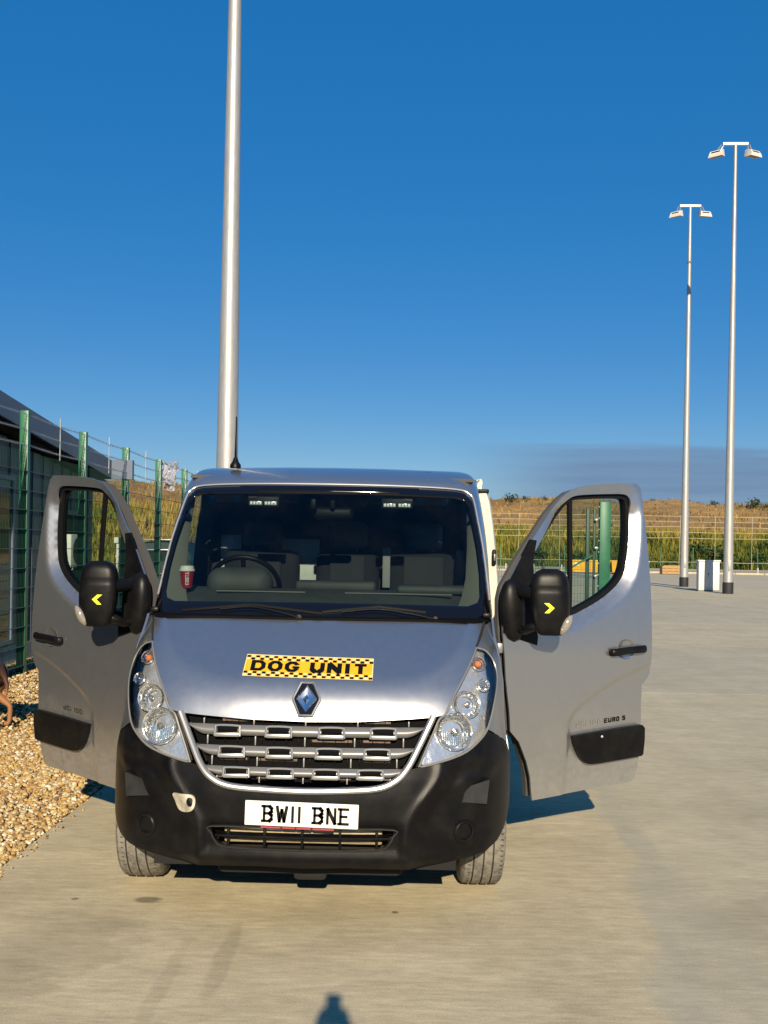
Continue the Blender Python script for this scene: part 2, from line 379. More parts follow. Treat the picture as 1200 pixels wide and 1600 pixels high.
# ---- concrete yard in cast bays
def concrete(name, tint):
    m = bpy.data.materials.new(name); m.use_nodes = True; t = m.node_tree; b = t.nodes['Principled BSDF']
    co = N(t, 'ShaderNodeTexCoord')
    def nz_(sc, st, det=6, ro=0.6):
        mp_ = N(t, 'ShaderNodeMapping'); mp_.inputs['Scale'].default_value = st; t.links.new(co.outputs['Object'], mp_.inputs[0])
        n = N(t, 'ShaderNodeTexNoise'); n.inputs['Scale'].default_value = sc; n.inputs['Detail'].default_value = det
        n.inputs['Roughness'].default_value = ro; t.links.new(mp_.outputs[0], n.inputs['Vector']); return n.outputs[0]
    brush = nz_(8.0, (0.8, 3.4, 1), 6, 0.7); patchy = nz_(0.55, (0.7, 1.6, 1), 8, 0.65); fine = nz_(120, (1, 1.6, 1), 3, 0.7)
    track = nz_(1.1, (1.6, 0.35, 1), 6, 0.6); pit = nz_(9, (0.6, 2.2, 1), 4, 0.6)
    sp = N(t, 'ShaderNodeSeparateXYZ'); t.links.new(co.outputs['Object'], sp.inputs[0])
    c = tint
    base = N(t, 'ShaderNodeMix', data_type='RGBA'); base.inputs[6].default_value = (c[0]*0.70, c[1]*0.69, c[2]*0.66, 1); base.inputs[7].default_value = (c[0]*1.20, c[1]*1.20, c[2]*1.22, 1)
    f = M(t, 'ADD', M(t, 'MULTIPLY', patchy, 0.75), M(t, 'ADD', M(t, 'MULTIPLY_ADD', fine, 0.5, M(t, 'MULTIPLY', brush, 0.55)), M(t, 'MULTIPLY', track, 0.45)))
    t.links.new(SM(t, f, 0.72, 1.50), base.inputs[0])
    spots = N(t, 'ShaderNodeMix', data_type='RGBA'); spots.inputs[7].default_value = (c[0]*0.52, c[1]*0.50, c[2]*0.47, 1)
    t.links.new(M(t, 'MULTIPLY', SM(t, pit, 0.66, 0.78), 0.55), spots.inputs[0]); t.links.new(base.outputs[2], spots.inputs[6])
    # worn wheel mark wandering along the yard, greyer on its outer side
    wob = M(t, 'SUBTRACT', M(t, 'ADD', sp.outputs['X'], M(t, 'MULTIPLY', M(t, 'SUBTRACT', track, 0.5), 1.1)), M(t, 'MULTIPLY_ADD', sp.outputs['Y'], 0.05, 0.96))
    band = M(t, 'MULTIPLY', SM(t, wob, -0.05, 0.06), SM(t, wob, 0.42, 0.10))
    side = M(t, 'MULTIPLY', SM(t, wob, -0.05, 0.10), 0.38)
    wm = N(t, 'ShaderNodeMix', data_type='RGBA'); wm.inputs[7].default_value = (c[0]*0.80, c[1]*0.85, c[2]*0.95, 1)
    t.links.new(M(t, 'MULTIPLY_ADD', M(t, 'MULTIPLY', band, M(t, 'ADD', patchy, 0.1)), 0.8, side, True), wm.inputs[0]); t.links.new(spots.outputs[2], wm.inputs[6])
    scr = nz_(5.0, (0.5, 9.0, 1), 3, 0.5); scr2 = nz_(2.2, (1, 1, 1), 3, 0.5); mott = nz_(2.6, (0.8, 1.5, 1), 8, 0.75)
    tone = M(t, 'MULTIPLY_ADD', SM(t, mott, 0.32, 0.70), 0.17, 0.90)
    tone = M(t, 'MULTIPLY', tone, M(t, 'MULTIPLY_ADD', SM(t, brush, 0.32, 0.70), 0.10, 0.95))
    tone = M(t, 'MULTIPLY', tone, M(t, 'MULTIPLY_ADD', SM(t, fine, 0.30, 0.70), 0.16, 0.92))
    tone = M(t, 'ADD', tone, M(t, 'MULTIPLY', M(t, 'MULTIPLY', SM(t, scr, 0.64, 0.72), SM(t, scr2, 0.5, 0.6)), 0.16))
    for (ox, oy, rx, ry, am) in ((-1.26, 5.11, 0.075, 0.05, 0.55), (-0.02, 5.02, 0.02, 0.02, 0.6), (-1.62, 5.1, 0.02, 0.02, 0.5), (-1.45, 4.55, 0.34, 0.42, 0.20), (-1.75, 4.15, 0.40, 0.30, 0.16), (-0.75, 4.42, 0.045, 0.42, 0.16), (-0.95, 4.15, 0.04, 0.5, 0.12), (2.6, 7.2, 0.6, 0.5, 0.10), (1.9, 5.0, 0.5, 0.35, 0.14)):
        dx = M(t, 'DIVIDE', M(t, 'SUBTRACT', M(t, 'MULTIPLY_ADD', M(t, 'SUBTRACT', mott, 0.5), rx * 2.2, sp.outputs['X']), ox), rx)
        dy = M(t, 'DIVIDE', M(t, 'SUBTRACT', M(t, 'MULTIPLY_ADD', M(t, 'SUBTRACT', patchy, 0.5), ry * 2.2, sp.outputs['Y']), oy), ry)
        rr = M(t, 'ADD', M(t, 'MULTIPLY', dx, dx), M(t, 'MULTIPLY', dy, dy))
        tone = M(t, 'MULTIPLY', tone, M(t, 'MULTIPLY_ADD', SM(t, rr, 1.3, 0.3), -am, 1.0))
    fin = N(t, 'ShaderNodeMix', data_type='RGBA', blend_type='MULTIPLY'); fin.inputs[0].default_value = 1.0
    t.links.new(wm.outputs[2], fin.inputs[6]); t.links.new(tone, fin.inputs[7]); t.links.new(fin.outputs[2], b.inputs['Base Color'])
    b.inputs['Roughness'].default_value = 0.88; b.inputs['Specular IOR Level'].default_value = 0.25
    bp = N(t, 'ShaderNodeBump'); bp.inputs['Strength'].default_value = 0.45; bp.inputs['Distance'].default_value = 0.005
    t.links.new(M(t, 'ADD', M(t, 'MULTIPLY', brush, 1.0), M(t, 'MULTIPLY', fine, 0.35)), bp.inputs['Height']); t.links.new(bp.outputs[0], b.inputs['Normal'])
    return m
tints = [(0.525, 0.455, 0.30), (0.50, 0.435, 0.30), (0.48, 0.425, 0.30), (0.51, 0.45, 0.32)]
cmats = [concrete('brushed_concrete_%d' % i, c) for i, c in enumerate(tints)]
yard = empty('concrete_yard'); tag(yard, kind='structure')
jx = [-2.18, 11.3, 16.3, 21.3, 31.3, 45, 62]; jy = [-9, 13.2, 20.0, 27.0, 41, 55, 74, 94.6]
gap = 0.0015
for i in range(len(jx) - 1):
    for j in range(len(jy) - 1):
        x0, x1, y0, y1 = jx[i] + gap, jx[i + 1] - gap, jy[j] + gap, jy[j + 1] - gap
        e = 0.003; mb = MB()
        mb.add([(x0, y0, -0.08), (x1, y0, -0.08), (x1, y1, -0.08), (x0, y1, -0.08), (x0, y0, -e), (x1, y0, -e), (x1, y1, -e), (x0, y1, -e),
                (x0 + e, y0 + e, 0), (x1 - e, y0 + e, 0), (x1 - e, y1 - e, 0), (x0 + e, y1 - e, 0)],
               [(0, 1, 5, 4), (1, 2, 6, 5), (2, 3, 7, 6), (3, 0, 4, 7), (4, 5, 9, 8), (5, 6, 10, 9), (6, 7, 11, 10), (7, 4, 8, 11), (8, 9, 10, 11)])
        mb.build('slab', cmats[(i * 3 + j * 2 + (i * j) % 3) % 4 if (i, j) != (0, 0) else 0], yard, smooth=None)
jf = mat('joint_filler', (0.16, 0.14, 0.11), 0.9)
MB().quad((-2.17, -8.9, -0.012), (61.9, -8.9, -0.012), (61.9, 94.5, -0.012), (-2.17, 94.5, -0.012)).build('joint_filler', jf, yard, smooth=None)
kerb_m = mat('pale_kerb', (0.46, 0.40, 0.30), 0.9, var=0.2, vscale=1.5)
kb = empty('kerb', (0, 0, 0)); tag(kb, kind='structure')
for k in range(24):
    x = -2 + k * 2.7
    MB().rbox((x + 1.34, 94.85, 0.05), (2.66, 0.4, 0.25), 0.03).build('kerb_stone', kerb_m, kb)

# ---- golden gravel strip along the fence
def stones(n, x0, x1, y0, y1, smin, smax, zb):
    t = (1 + 5 ** 0.5) / 2
    iv = np.array([(-1,t,0),(1,t,0),(-1,-t,0),(1,-t,0),(0,-1,t),(0,1,t),(0,-1,-t),(0,1,-t),(t,0,-1),(t,0,1),(-t,0,-1),(-t,0,1)], float); iv /= np.linalg.norm(iv[0])
    fi = np.array([(0,11,5),(0,5,1),(0,1,7),(0,7,10),(0,10,11),(1,5,9),(5,11,4),(11,10,2),(10,7,6),(7,1,8),(3,9,4),(3,4,2),(3,2,6),(3,6,8),(3,8,9),(4,9,5),(2,4,11),(6,2,10),(8,6,7),(9,8,1)])
    s = smin + (smax - smin) * rng.random(n) ** 2.2
    sc = np.stack([s * rng.uniform(0.7, 1.25, n), s * rng.uniform(0.55, 1.0, n), s * rng.uniform(0.4, 0.75, n)], 1)
    V = iv[None] * rng.uniform(0.80, 1.16, (n, 12, 1)) * sc[:, None, :]
    for ax in (0, 2, 1):
        a = rng.uniform(-0.6, 0.6, n) if ax != 2 else rng.uniform(0, 6.283, n)
        c, q = np.cos(a)[:, None], np.sin(a)[:, None]; i, j = [(1, 2), (0, 2), (0, 1)][ax]
        vi, vj = V[:, :, i].copy(), V[:, :, j].copy(); V[:, :, i] = c * vi - q * vj; V[:, :, j] = q * vi + c * vj
    # denser towards the camera
    yy = y0 + (y1 - y0) * rng.random(n) ** 1.35; xx = rng.uniform(x0, x1, n)
    P = np.stack([xx, yy, zb + rng.uniform(-0.012, 0.016, n)], 1)
    V = (V + P[:, None, :]).reshape(-1, 3); F = (fi[None] + 12 * np.arange(n)[:, None, None]).reshape(-1, 3)
    pal = np.array([(0.43, 0.27, 0.095), (0.50, 0.34, 0.14), (0.36, 0.20, 0.06), (0.56, 0.44, 0.24), (0.62, 0.54, 0.38), (0.28, 0.16, 0.07), (0.47, 0.27, 0.07), (0.19, 0.12, 0.075)])
    c = pal[rng.choice(8, n, p=[.22, .22, .13, .17, .09, .07, .07, .03])] * rng.uniform(0.8, 1.15, (n, 1)) * np.array([0.94, 1.0, 1.12])
    return V, F, np.repeat(np.concatenate([c, np.ones((n, 1))], 1), 12, 0)
def npmesh(name, V, F, C, m, parent=None, smooth=None):
    me = bpy.data.meshes.new(name); me.vertices.add(len(V)); me.vertices.foreach_set('co', V.astype(np.float32).ravel())
    k = F.shape[1]; me.loops.add(F.size); me.loops.foreach_set('vertex_index', F.astype(np.int32).ravel())
    me.polygons.add(len(F)); me.polygons.foreach_set('loop_start', np.arange(0, F.size, k, dtype=np.int32)); me.update(calc_edges=True)
    if C is not None:
        a = me.color_attributes.new('tone', 'FLOAT_COLOR', 'POINT'); a.data.foreach_set('color', C.astype(np.float32).ravel())
    return link(name, me, m, parent, smooth)
gm = vcol_mat('gravel_stone', 0.85)
V1 = [stones(32000, -4.1, -2.19, 4.6, 9.5, 0.010, 0.031, -0.012), stones(26000, -5.9, -2.19, 7.5, 17.5, 0.012, 0.034, -0.012),
      stones(15000, -5.9, -2.19, 1.8, 5.2, 0.012, 0.034, -0.012), stones(9000, -5.9, -2.19, 15, 34, 0.02, 0.05, -0.012), stones(260, -2.2, -2.10, 4.6, 14, 0.008, 0.016, 0.006)]
V, F, C, b0 = [], [], [], 0
for v, f, c in V1: V.append(v); F.append(f + b0); C.append(c); b0 += len(v)
gv = npmesh('gravel', np.concatenate(V), np.concatenate(F), np.concatenate(C), gm)
tag(gv, 'golden brown gravel strip between the concrete yard and green fence', 'gravel', kind='stuff')
gb = MB().quad((-6.2, 2, -0.035), (-2.185, 2, -0.035), (-2.185, 60, -0.035), (-6.2, 60, -0.035)).build('gravel_bed', mat('gravel_bed', (0.24, 0.15, 0.06), 0.95, var=0.5, vscale=30), smooth=None)
tag(gb, kind='structure')

# ---- embankment and fields rising to the skyline
def hN(x, y, s, sd_=0.0): return noise.fractal(Vector((x * s + sd_, y * s, sd_)), 1.0, 2.0, 5)
def terr(x, y):
    k = ss(-12, 4, x); ys = 58 + 40.5 * k
    d = y - ys
    if d < 0: return -0.5
    h = 3.6 * ss(0, 17, d) + 0.35 * hN(x, y, 0.12) * ss(2, 12, d)
    far = max(0.0, y - ys - 30); h += (14.2 * ss(0, 210, far)) * (1 + 0.10 * hN(x, y, 0.012, 3.1)) + 1.1 * hN(x, y, 0.05, 7) * ss(20, 160, far)
    h += (1.2 * hN(x, 0, 0.03, 2.0) + 0.5 * hN(x, 0, 0.11, 5.0)) * ss(60, 180, far)
    if x < -5: h += 1.2 * ss(0, 40, d) * ss(-5, -14, x)
    return h - 0.3
xs = np.concatenate([np.arange(-420, -60, 14.0), np.arange(-60, 90, 1.5), np.arange(90, 500, 14.0)])
ysv = np.concatenate([np.arange(54, 140, 1.3), np.arange(140, 330, 4.0), np.arange(330, 700, 22.0)])
TV = np.array([(x, y, terr(x, y)) for y in ysv for x in xs]); nx_ = len(xs)
TF = np.array([(j * nx_ + i, j * nx_ + i + 1, (j + 1) * nx_ + i + 1, (j + 1) * nx_ + i) for j in range(len(ysv) - 1) for i in range(nx_ - 1)])
def hill_mat():
    m = bpy.data.materials.new('dry_field'); m.use_nodes = True; t = m.node_tree; b = t.nodes['Principled BSDF']
    co = N(t, 'ShaderNodeTexCoord'); sp = N(t, 'ShaderNodeSeparateXYZ'); t.links.new(co.outputs['Object'], sp.inputs[0])
    n = N(t, 'ShaderNodeTexNoise'); n.inputs['Scale'].default_value = 0.09; n.inputs['Detail'].default_value = 9; n.inputs['Roughness'].default_value = 0.65
    mp_ = N(t, 'ShaderNodeMapping'); mp_.inputs['Scale'].default_value = (0.6, 0.35, 2.6); t.links.new(co.outputs['Object'], mp_.inputs[0]); t.links.new(mp_.outputs[0], n.inputs['Vector'])
    n2 = N(t, 'ShaderNodeTexNoise'); n2.inputs['Scale'].default_value = 0.9; n2.inputs['Detail'].default_value = 6; t.links.new(co.outputs['Object'], n2.inputs['Vector'])
    r = N(t, 'ShaderNodeValToRGB'); e = r.color_ramp.elements
    e[0].position = 0.28; e[0].color = (0.15, 0.095, 0.045, 1); e[1].position = 0.74; e[1].color = (0.50, 0.32, 0.115, 1)
    q = r.color_ramp.elements.new(0.46); q.color = (0.25, 0.16, 0.075, 1); q = r.color_ramp.elements.new(0.58); q.color = (0.38, 0.24, 0.09, 1)
    t.links.new(M(t, 'ADD', M(t, 'MULTIPLY', n.outputs[0], 0.8), M(t, 'MULTIPLY', n2.outputs[0], 0.22)), r.inputs[0])
    gmx = N(t, 'ShaderNodeMix', data_type='RGBA'); gmx.inputs[6].default_value = (0.075, 0.085, 0.022, 1)
    t.links.new(SM(t, M(t, 'ADD', sp.outputs['Z'], M(t, 'MULTIPLY', n2.outputs[0], 1.5)), 3.0, 4.8), gmx.inputs[0]); t.links.new(r.outputs[0], gmx.inputs[7])
    t.links.new(gmx.outputs[2], b.inputs['Base Color']); b.inputs['Roughness'].default_value = 0.95; b.inputs['Specular IOR Level'].default_value = 0.1
    bp = N(t, 'ShaderNodeBump'); bp.inputs['Strength'].default_value = 0.7; bp.inputs['Distance'].default_value = 0.6
    t.links.new(n2.outputs[0], bp.inputs['Height']); t.links.new(bp.outputs[0], b.inputs['Normal'])
    return m
hl = npmesh('hill', TV, TF, None, hill_mat(), smooth=180); tag(hl, kind='structure')

def tufts(pts, hmin, hmax, pal, nb=7, wd=0.05, lean=0.45):
    n = len(pts); V = np.zeros((n, nb, 4, 3)); C = np.zeros((n, nb, 4, 4)); C[..., 3] = 1
    pal = np.array(pal)
    for i, (x, y, z, tone) in enumerate(pts):
        hh = hmin + (hmax - hmin) * random.random() ** 1.4; c = pal[min(len(pal) - 1, int(tone * len(pal)))]
        for k in range(nb):
            a = random.random() * 6.283; bx, by = x + random.gauss(0, 0.22), y + random.gauss(0, 0.22)
            h2 = hh * random.uniform(0.6, 1.15); l = lean * h2 * random.random(); w2 = wd * random.uniform(0.6, 1.5) * h2
            ca, sa = math.cos(a), math.sin(a); px, py = math.cos(a + 1.7) * w2, math.sin(a + 1.7) * w2
            V[i, k] = [(bx - px, by - py, z - 0.1), (bx + px, by + py, z - 0.1), (bx + ca*l*0.4 + px*0.8, by + sa*l*0.4 + py*0.8, z + h2*0.55), (bx + ca*l, by + sa*l, z + h2)]
            C[i, k, :, :3] = c * random.uniform(0.7, 1.3)
    F = np.arange(n * nb * 4).reshape(-1, 4)
    return V.reshape(-1, 3), F, C.reshape(-1, 4)
pal = [(0.070, 0.105, 0.018), (0.12, 0.15, 0.024), (0.20, 0.20, 0.030), (0.30, 0.26, 0.042), (0.40, 0.31, 0.065), (0.48, 0.33, 0.085), (0.40, 0.24, 0.065)]
pts = []
while len(pts) < 15000:
    x = random.uniform(-32, 50); k = ss(-12, 4, x); y = 58 + 40.5 * k + random.random() ** 0.8 * 24 + 0.3
    if abs(x) > 0.62 * y: continue
    up = (y - 58 - 40.5 * k) / 24
    tone = 0.10 + 0.62 * up + 0.30 * hN(x, y, 0.16, 9) + random.gauss(0, 0.12) + (0.22 if x < -6 else 0)
    pts.append((x, y, terr(x, y), min(0.999, max(0, tone))))
tv, tf, tcol = tufts(pts, 0.5, 1.5, pal)
gr = npmesh('embankment_grass', tv, tf, tcol, vcol_mat('grass_blade', 0.9, 0.35))
tag(gr, 'rough green and straw coloured tall grass covering the embankment', 'grass', kind='stuff')
pts = []
while len(pts) < 5000:
    y = random.uniform(120, 330); x = random.uniform(-0.5, 0.55) * y
    pts.append((x, y, terr(x, y), min(0.999, max(0.0, 0.72 + 0.35 * hN(x, y, 0.03, 4) + random.gauss(0, 0.1)))))
tv, tf, tcol = tufts(pts, 0.4, 1.1, [(0.12, 0.10, 0.03), (0.2, 0.13, 0.045), (0.30, 0.19, 0.06), (0.36, 0.24, 0.08)], nb=4, wd=0.22)
gr2 = npmesh('field_grass', tv, tf, tcol, MATS['grass_blade'])
tag(gr2, 'dry golden grass scattered over the rising field beyond the embankment', 'grass', kind='stuff')

def bush(name, loc, r, h, seed, label, group, cols=((0.030, 0.045, 0.014), (0.05, 0.07, 0.02), (0.08, 0.09, 0.03)), nl=420):
    rnd = random.Random(seed); root = empty(name, loc); V = []; F = []; C = []
    lobes = [(rnd.uniform(-.6, .6) * r, rnd.uniform(-.5, .5) * r, h * rnd.uniform(.35, .8), r * rnd.uniform(.35, .6)) for _ in range(6)]
    for k in range(nl):
        lx, ly, lz, lr = rnd.choice(lobes); d = Vector((rnd.gauss(0, 1), rnd.gauss(0, 1), rnd.gauss(0, 1))).normalized() * lr * rnd.random() ** 0.4
        c = Vector((lx, ly, lz)) + d; c.z = max(0.05, c.z * 1.0); s = r * rnd.uniform(.06, .13)
        a, b = Vector((rnd.gauss(0, 1), rnd.gauss(0, 1), rnd.gauss(0, 1))).normalized() * s, Vector((rnd.gauss(0, 1), rnd.gauss(0, 1), rnd.gauss(0, 1))).normalized() * s
        i = len(V); V += [c - a, c + b, c + a, c - b]; F.append((i, i + 1, i + 2, i + 3)); q = rnd.choice(cols); C += [(*q, 1)] * 4
    npmesh('crown', np.array([tuple(v) for v in V]), np.array(F), np.array(C), MATS['grass_blade'], root)
    tr = MB()
    for k in range(3):
        a = k * 2.1 + rnd.random(); tr.tube([(0, 0, -0.3), (math.cos(a) * r * .12, math.sin(a) * r * .12, h * .3), (math.cos(a) * r * .35, math.sin(a) * r * .3, h * .62)], [.05 * r, .04 * r, .02 * r], 5)
    tr.build('trunk', mat('bark', (0.09, 0.065, 0.045), 0.9), root)
    tag(root, label, 'bush', group); return root
# bushes on the skyline, placed by bearing
sky_b = [(0.102, 290, 2.6, 3.6, 'largest dark bush on the skyline just above the van side door'), (0.118, 300, 1.5, 1.9, 'small skyline bush second from the van side door'),
         (0.135, 296, 1.3, 2.0, 'small skyline bush third from the van, nearest the open door frame'), (0.24, 300, 1.4, 1.3, 'tiny bush on the skyline just past the open door edge'),
         (0.30, 285, 1.6, 1.4, 'low skyline bush showing between the two far masts'), (0.335, 270, 3.2, 2.4, 'widest low bush on the skyline hump beyond the nearer mast'),
         (0.352, 262, 2.2, 2.0, 'skyline bush on the hump at the edge of the picture')]
for i, (b_, y, r, h, lab) in enumerate(sky_b):
    x = b_ * y
    bush('skyline_bush', (x, y, terr(x, y) - 0.3), r, h, i, lab, 'bushes along the skyline', nl=160)
# darker scrub on the embankment face
emb = [(0.303, 103, 1.9, 2.6, 'green scrub bush on the embankment directly above the grey cabinet'), (0.287, 106, 1.5, 2.0, 'green scrub bush on the embankment between the further mast and the cabinet'),
       (0.335, 102, 1.6, 2.2, 'green scrub bush on the embankment just past the nearer mast'), (0.352, 108, 1.5, 2.3, 'green scrub bush on the embankment at the picture edge'),
       (0.262, 101, 1.2, 1.7, 'green scrub bush on the embankment above the timber crate'), (0.128, 103, 1.8, 2.0, 'green scrub bush seen through the front glass of the open door'),
       (0.165, 102, 1.5, 1.9, 'green scrub bush above the yellow bin inside the door window')]
for i, (b_, y, r, h, lab) in enumerate(emb):
    x = b_ * y
    bush('scrub_bush', (x, y, terr(x, y) - 0.2), r, h, 50 + i, lab, 'scrub bushes on the embankment',
         cols=((0.025, 0.055, 0.014), (0.04, 0.08, 0.02), (0.09, 0.11, 0.025)), nl=420)

# ---- tall pale wire fence at the foot of the embankment
pale = mat('pale_wire', (0.46, 0.40, 0.27), 0.6, metal=0.1)
ff = empty('wire_fence', (0, 97.2, 0)); tag(ff, 'tall pale wire fence running along the foot of the grassy embankment', 'fence')
fx = [2.5]
while fx[-1] < 52: fx.append(fx[-1] + random.choice((3.4, 3.9, 4.4)))
def sag(x, z): return z + 0.018 * math.sin(x * 0.9 + z) + 0.012 * math.sin(x * 2.3)
for z in (5.35, 4.85, 4.35, 3.85, 3.30, 1.05):
    MB().tube([(x, 0, sag(x, z)) for x in np.arange(fx[0], fx[-1], 0.9)], 0.025, 4).build('wire', pale, ff)
for x in fx:
    t_ = random.uniform(-0.25, 0.25)
    MB().tube([(x, 0, -0.3), (x + t_, 0.03, 5.45)], 0.020, 5).build('post', pale, ff)
low_m = mat('low_rail_grey', (0.16, 0.16, 0.15), 0.8)
lr = empty('low_barrier', (0, 96.0, 0)); tag(lr, 'low grey kerb barrier of rails at the far edge of yard', 'barrier')
for k in range(19):
    MB().rbox((3 + k * 2.6, 0, 0.30), (2.5, 0.12, 0.26), 0.03).build('rail', low_m, lr)
    MB().rbox((1.7 + k * 2.6, 0, 0.28), (0.12, 0.18, 0.72), 0.02).build('post', mat('low_post_pale', (0.42, 0.40, 0.35), 0.8), lr)
dg = empty('far_mesh_fence', (0, 96.5, 0)); tag(dg, 'thin dark green mesh fence standing behind the far yard edge', 'fence')
for k in range(17):
    MB().box(3 + k * 3.0, 3.07 + k * 3.0, -0.03, 0.03, 0, 2.4).build('post', green_m, dg)
mw = MB()
for z in (0.3, 1.0, 1.7, 2.35): mw.tube([(3, 0, z), (51, 0, z)], 0.010, 4)
mw.build('mesh_wires', green_m, dg)

# ---- flood-light masts
def mast(x, y, h, aim, label, rz=0.0, ring=False, k=1.0):
    r0, r1 = 0.228 * k, 0.072 * k; root = empty('floodlight_mast', (x, y, 0), rz)
    zs = [0.55, 2.5, 6, 10, 14, 18, h]
    m = MB().lathe([(r0 + (r1 - r0) * z / h, z) for z in [0.5] + zs], (0, 0, 0), 'z', 28); m.build('pole', galv, root)
    MB().lathe([(0.0, -0.06), (r0 + 0.016, -0.06), (r0 + 0.016, 0.50), (r0 + 0.004, 0.53), (0.1, 0.53)], (0, 0, 0), 'z', 28).build('base_collar', mat('black_bitumen', (0.012, 0.012, 0.012), 0.7), root)
    dr = MB().rbox((0, -r0 + 0.004, 1.3), (0.12, 0.03, 0.5), 0.012)
    dr.build('access_door', galv, root)
    if ring: MB().lathe([(r1 + 0.05, h * 0.85), (r1 + 0.034, h * 0.85), (r1 + 0.034, h * 0.85 + 0.12), (r1 + 0.02, h * 0.85 + 0.12)], (0, 0, 0), 'z', 20).build('joint_band', low_m, root)
    MB().rbox((0, 0, h + 0.03), (1.16, 0.13, 0.13), 0.02).build('crossarm', mat('white_galvanised', (0.66, 0.66, 0.64), 0.45, metal=0.3), root)
    lw = mat('floodlight_cream', (0.62, 0.58, 0.48), 0.5); lg = mat('floodlight_glass', (0.22, 0.19, 0.15), 0.2)
    for sgn, (az_, tilt, off) in zip((-1, 1), aim):
        hd = empty('floodlight', (sgn * (0.58 + off), 0, h - 0.40), 0, root)
        mt = Matrix.Scale(0.86, 4) @ Matrix.Rotation(rad(az_), 4, 'Z') @ Matrix.Rotation(rad(tilt), 4, 'X')
        b = MB()
        # trapezoid body: gear box at the back, wide hood at the front (faces -y before aiming)
        sec = [(-0.36, 0.40, -0.24, -0.10), (-0.22, 0.38, -0.23, 0.10), (0.08, 0.34, -0.20, 0.20), (0.26, 0.28, -0.14, 0.20)]
        V = []
        for yy, hw_, zb, zt in sec: V += [(-hw_, yy, zb), (hw_, yy, zb), (hw_ * 0.86, yy, zt), (-hw_ * 0.86, yy, zt)]
        Fq = [(3, 2, 1, 0), (12, 13, 14, 15)]
        for q in range(3):
            for c in range(4): Fq.append((q*4 + c, q*4 + (c + 1) % 4, q*4 + 4 + (c + 1) % 4, q*4 + 4 + c))
        b.add([mt @ Vector(v) for v in V], Fq); bo = b.build('housing', lw, hd, 25)
        gl = MB(); gl.add([mt @ Vector(v) for v in ((-0.35, -0.33, -0.243), (0.35, -0.33, -0.243), (0.30, 0.05, -0.208), (-0.30, 0.05, -0.208))], [(3, 2, 1, 0)]); gl.build('lamp_glass', lg, hd)
        fn = MB(); fn.add([mt @ Vector(v) for v in ((-0.24, -0.325, -0.02), (0.24, -0.325, -0.02), (0.24, -0.26, 0.055), (-0.24, -0.26, 0.055))], [(0, 1, 2, 3)]); fn.build('vent_slot', ink, hd)
        vs = MB()
        for q in (-0.10, 0.10): vs.tube([mt @ Vector((q, 0.1, 0.15)), Vector((q * 0.6 - sgn * off, 0, 0.40))], 0.022, 6)
        vs.build('bracket', galv, hd)
    tag(root, label, 'floodlight mast', 'floodlight masts around the yard'); return root
mast(-4.03, 23.0, 20.6, [(-40, 12, .1), (40, 12, .1)], 'thick galvanised steel mast rising behind the van roof, its lamps out of sight', 0, k=1.2)
mast(14.93, 47.5, 20.7, [(-38, 4, .22), (30, 4, .16)], 'taller looking galvanised floodlight mast in front, beside the grey cabinet', rad(-2))
mast(15.38, 56.6, 20.9, [(-40, 4, .12), (12, 4, .16)], 'shorter looking galvanised floodlight mast further back with a dark joint band', rad(-2), ring=True)

# ---- feeder cabinet between the masts
cab = empty('feeder_cabinet', (14.80, 50.2, 0)); cg = mat('cabinet_grey', (0.60, 0.60, 0.57), 0.5, var=0.12, vscale=3)
MB().rbox((0, 0, 0.74), (1.0, 0.42, 1.42), 0.015).build('body', cg, cab)
MB().rbox((0, 0, 1.49), (1.10, 0.52, 0.07), 0.015).build('lid', cg, cab)
MB().rbox((0, 0, 0.03), (1.04, 0.44, 0.08), 0.01).build('plinth', low_m, cab)
MB().rbox((-0.24, -0.213, 0.76), (0.46, 0.014, 1.30), 0.005).build('door', cg, cab); MB().rbox((0.24, -0.213, 0.76), (0.46, 0.014, 1.30), 0.005).build('door', cg, cab)
MB().rbox((-0.04, -0.225, 0.85), (0.025, 0.02, 0.12), 0.006).build('handle', ink, cab)
tag(cab, 'pale grey metal feeder cabinet between the two far floodlight masts', 'cabinet')

# ---- yellow bins and timber crate near the far edge
yb = mat('yellow_paint', (0.72, 0.36, 0.02), 0.5, var=0.15, vscale=1.5)
for k, (x0, x1, lab) in enumerate(((13.9, 17.6, 'long yellow bin behind the green gate post, seen through the door window'), (17.7, 20.9, 'yellow bin whose end shows just past the open door edge'))):
    r_ = empty('yellow_bin', ((x0 + x1) / 2, 88.5, 0)); L = x1 - x0; b = MB()
    hx_ = L / 2; V = [(-hx_ + .1, -.6, .12), (hx_ - .1, -.6, .12), (hx_ - .1, .6, .12), (-hx_ + .1, .6, .12), (-hx_, -.7, 1.05), (hx_, -.7, 1.05), (hx_, .7, 1.05), (-hx_, .7, 1.05)]
    b.add(V, [(3, 2, 1, 0), (0, 1, 5, 4), (1, 2, 6, 5), (2, 3, 7, 6), (3, 0, 4, 7)]); b.build('body', yb, r_, 20)
    MB().rbox((0, 0, 1.10), (L + 0.08, 1.5, 0.12), 0.04).build('lid', yb, r_)
    for q in (-hx_ * .7, 0, hx_ * .7): MB().rbox((q, -.66, .6), (.10, .06, .9), .015).build('rib', yb, r_)
    for q in (-hx_ * .75, hx_ * .75): MB().rbox((q, 0, 0.06), (.2, 1.1, .12), .01).build('foot', low_m, r_)
    MB().rbox((-hx_ * .55, -.70, .78), (.35, .012, .25), .004).build('sticker', white_m, r_)
    tag(r_, lab, 'bin')
wd = mat('raw_timber', (0.42, 0.25, 0.10), 0.8, var=0.3, vscale=6, stretch=(1, 1, 8))
cr_ = empty('timber_crate', (23.6, 91, 0))
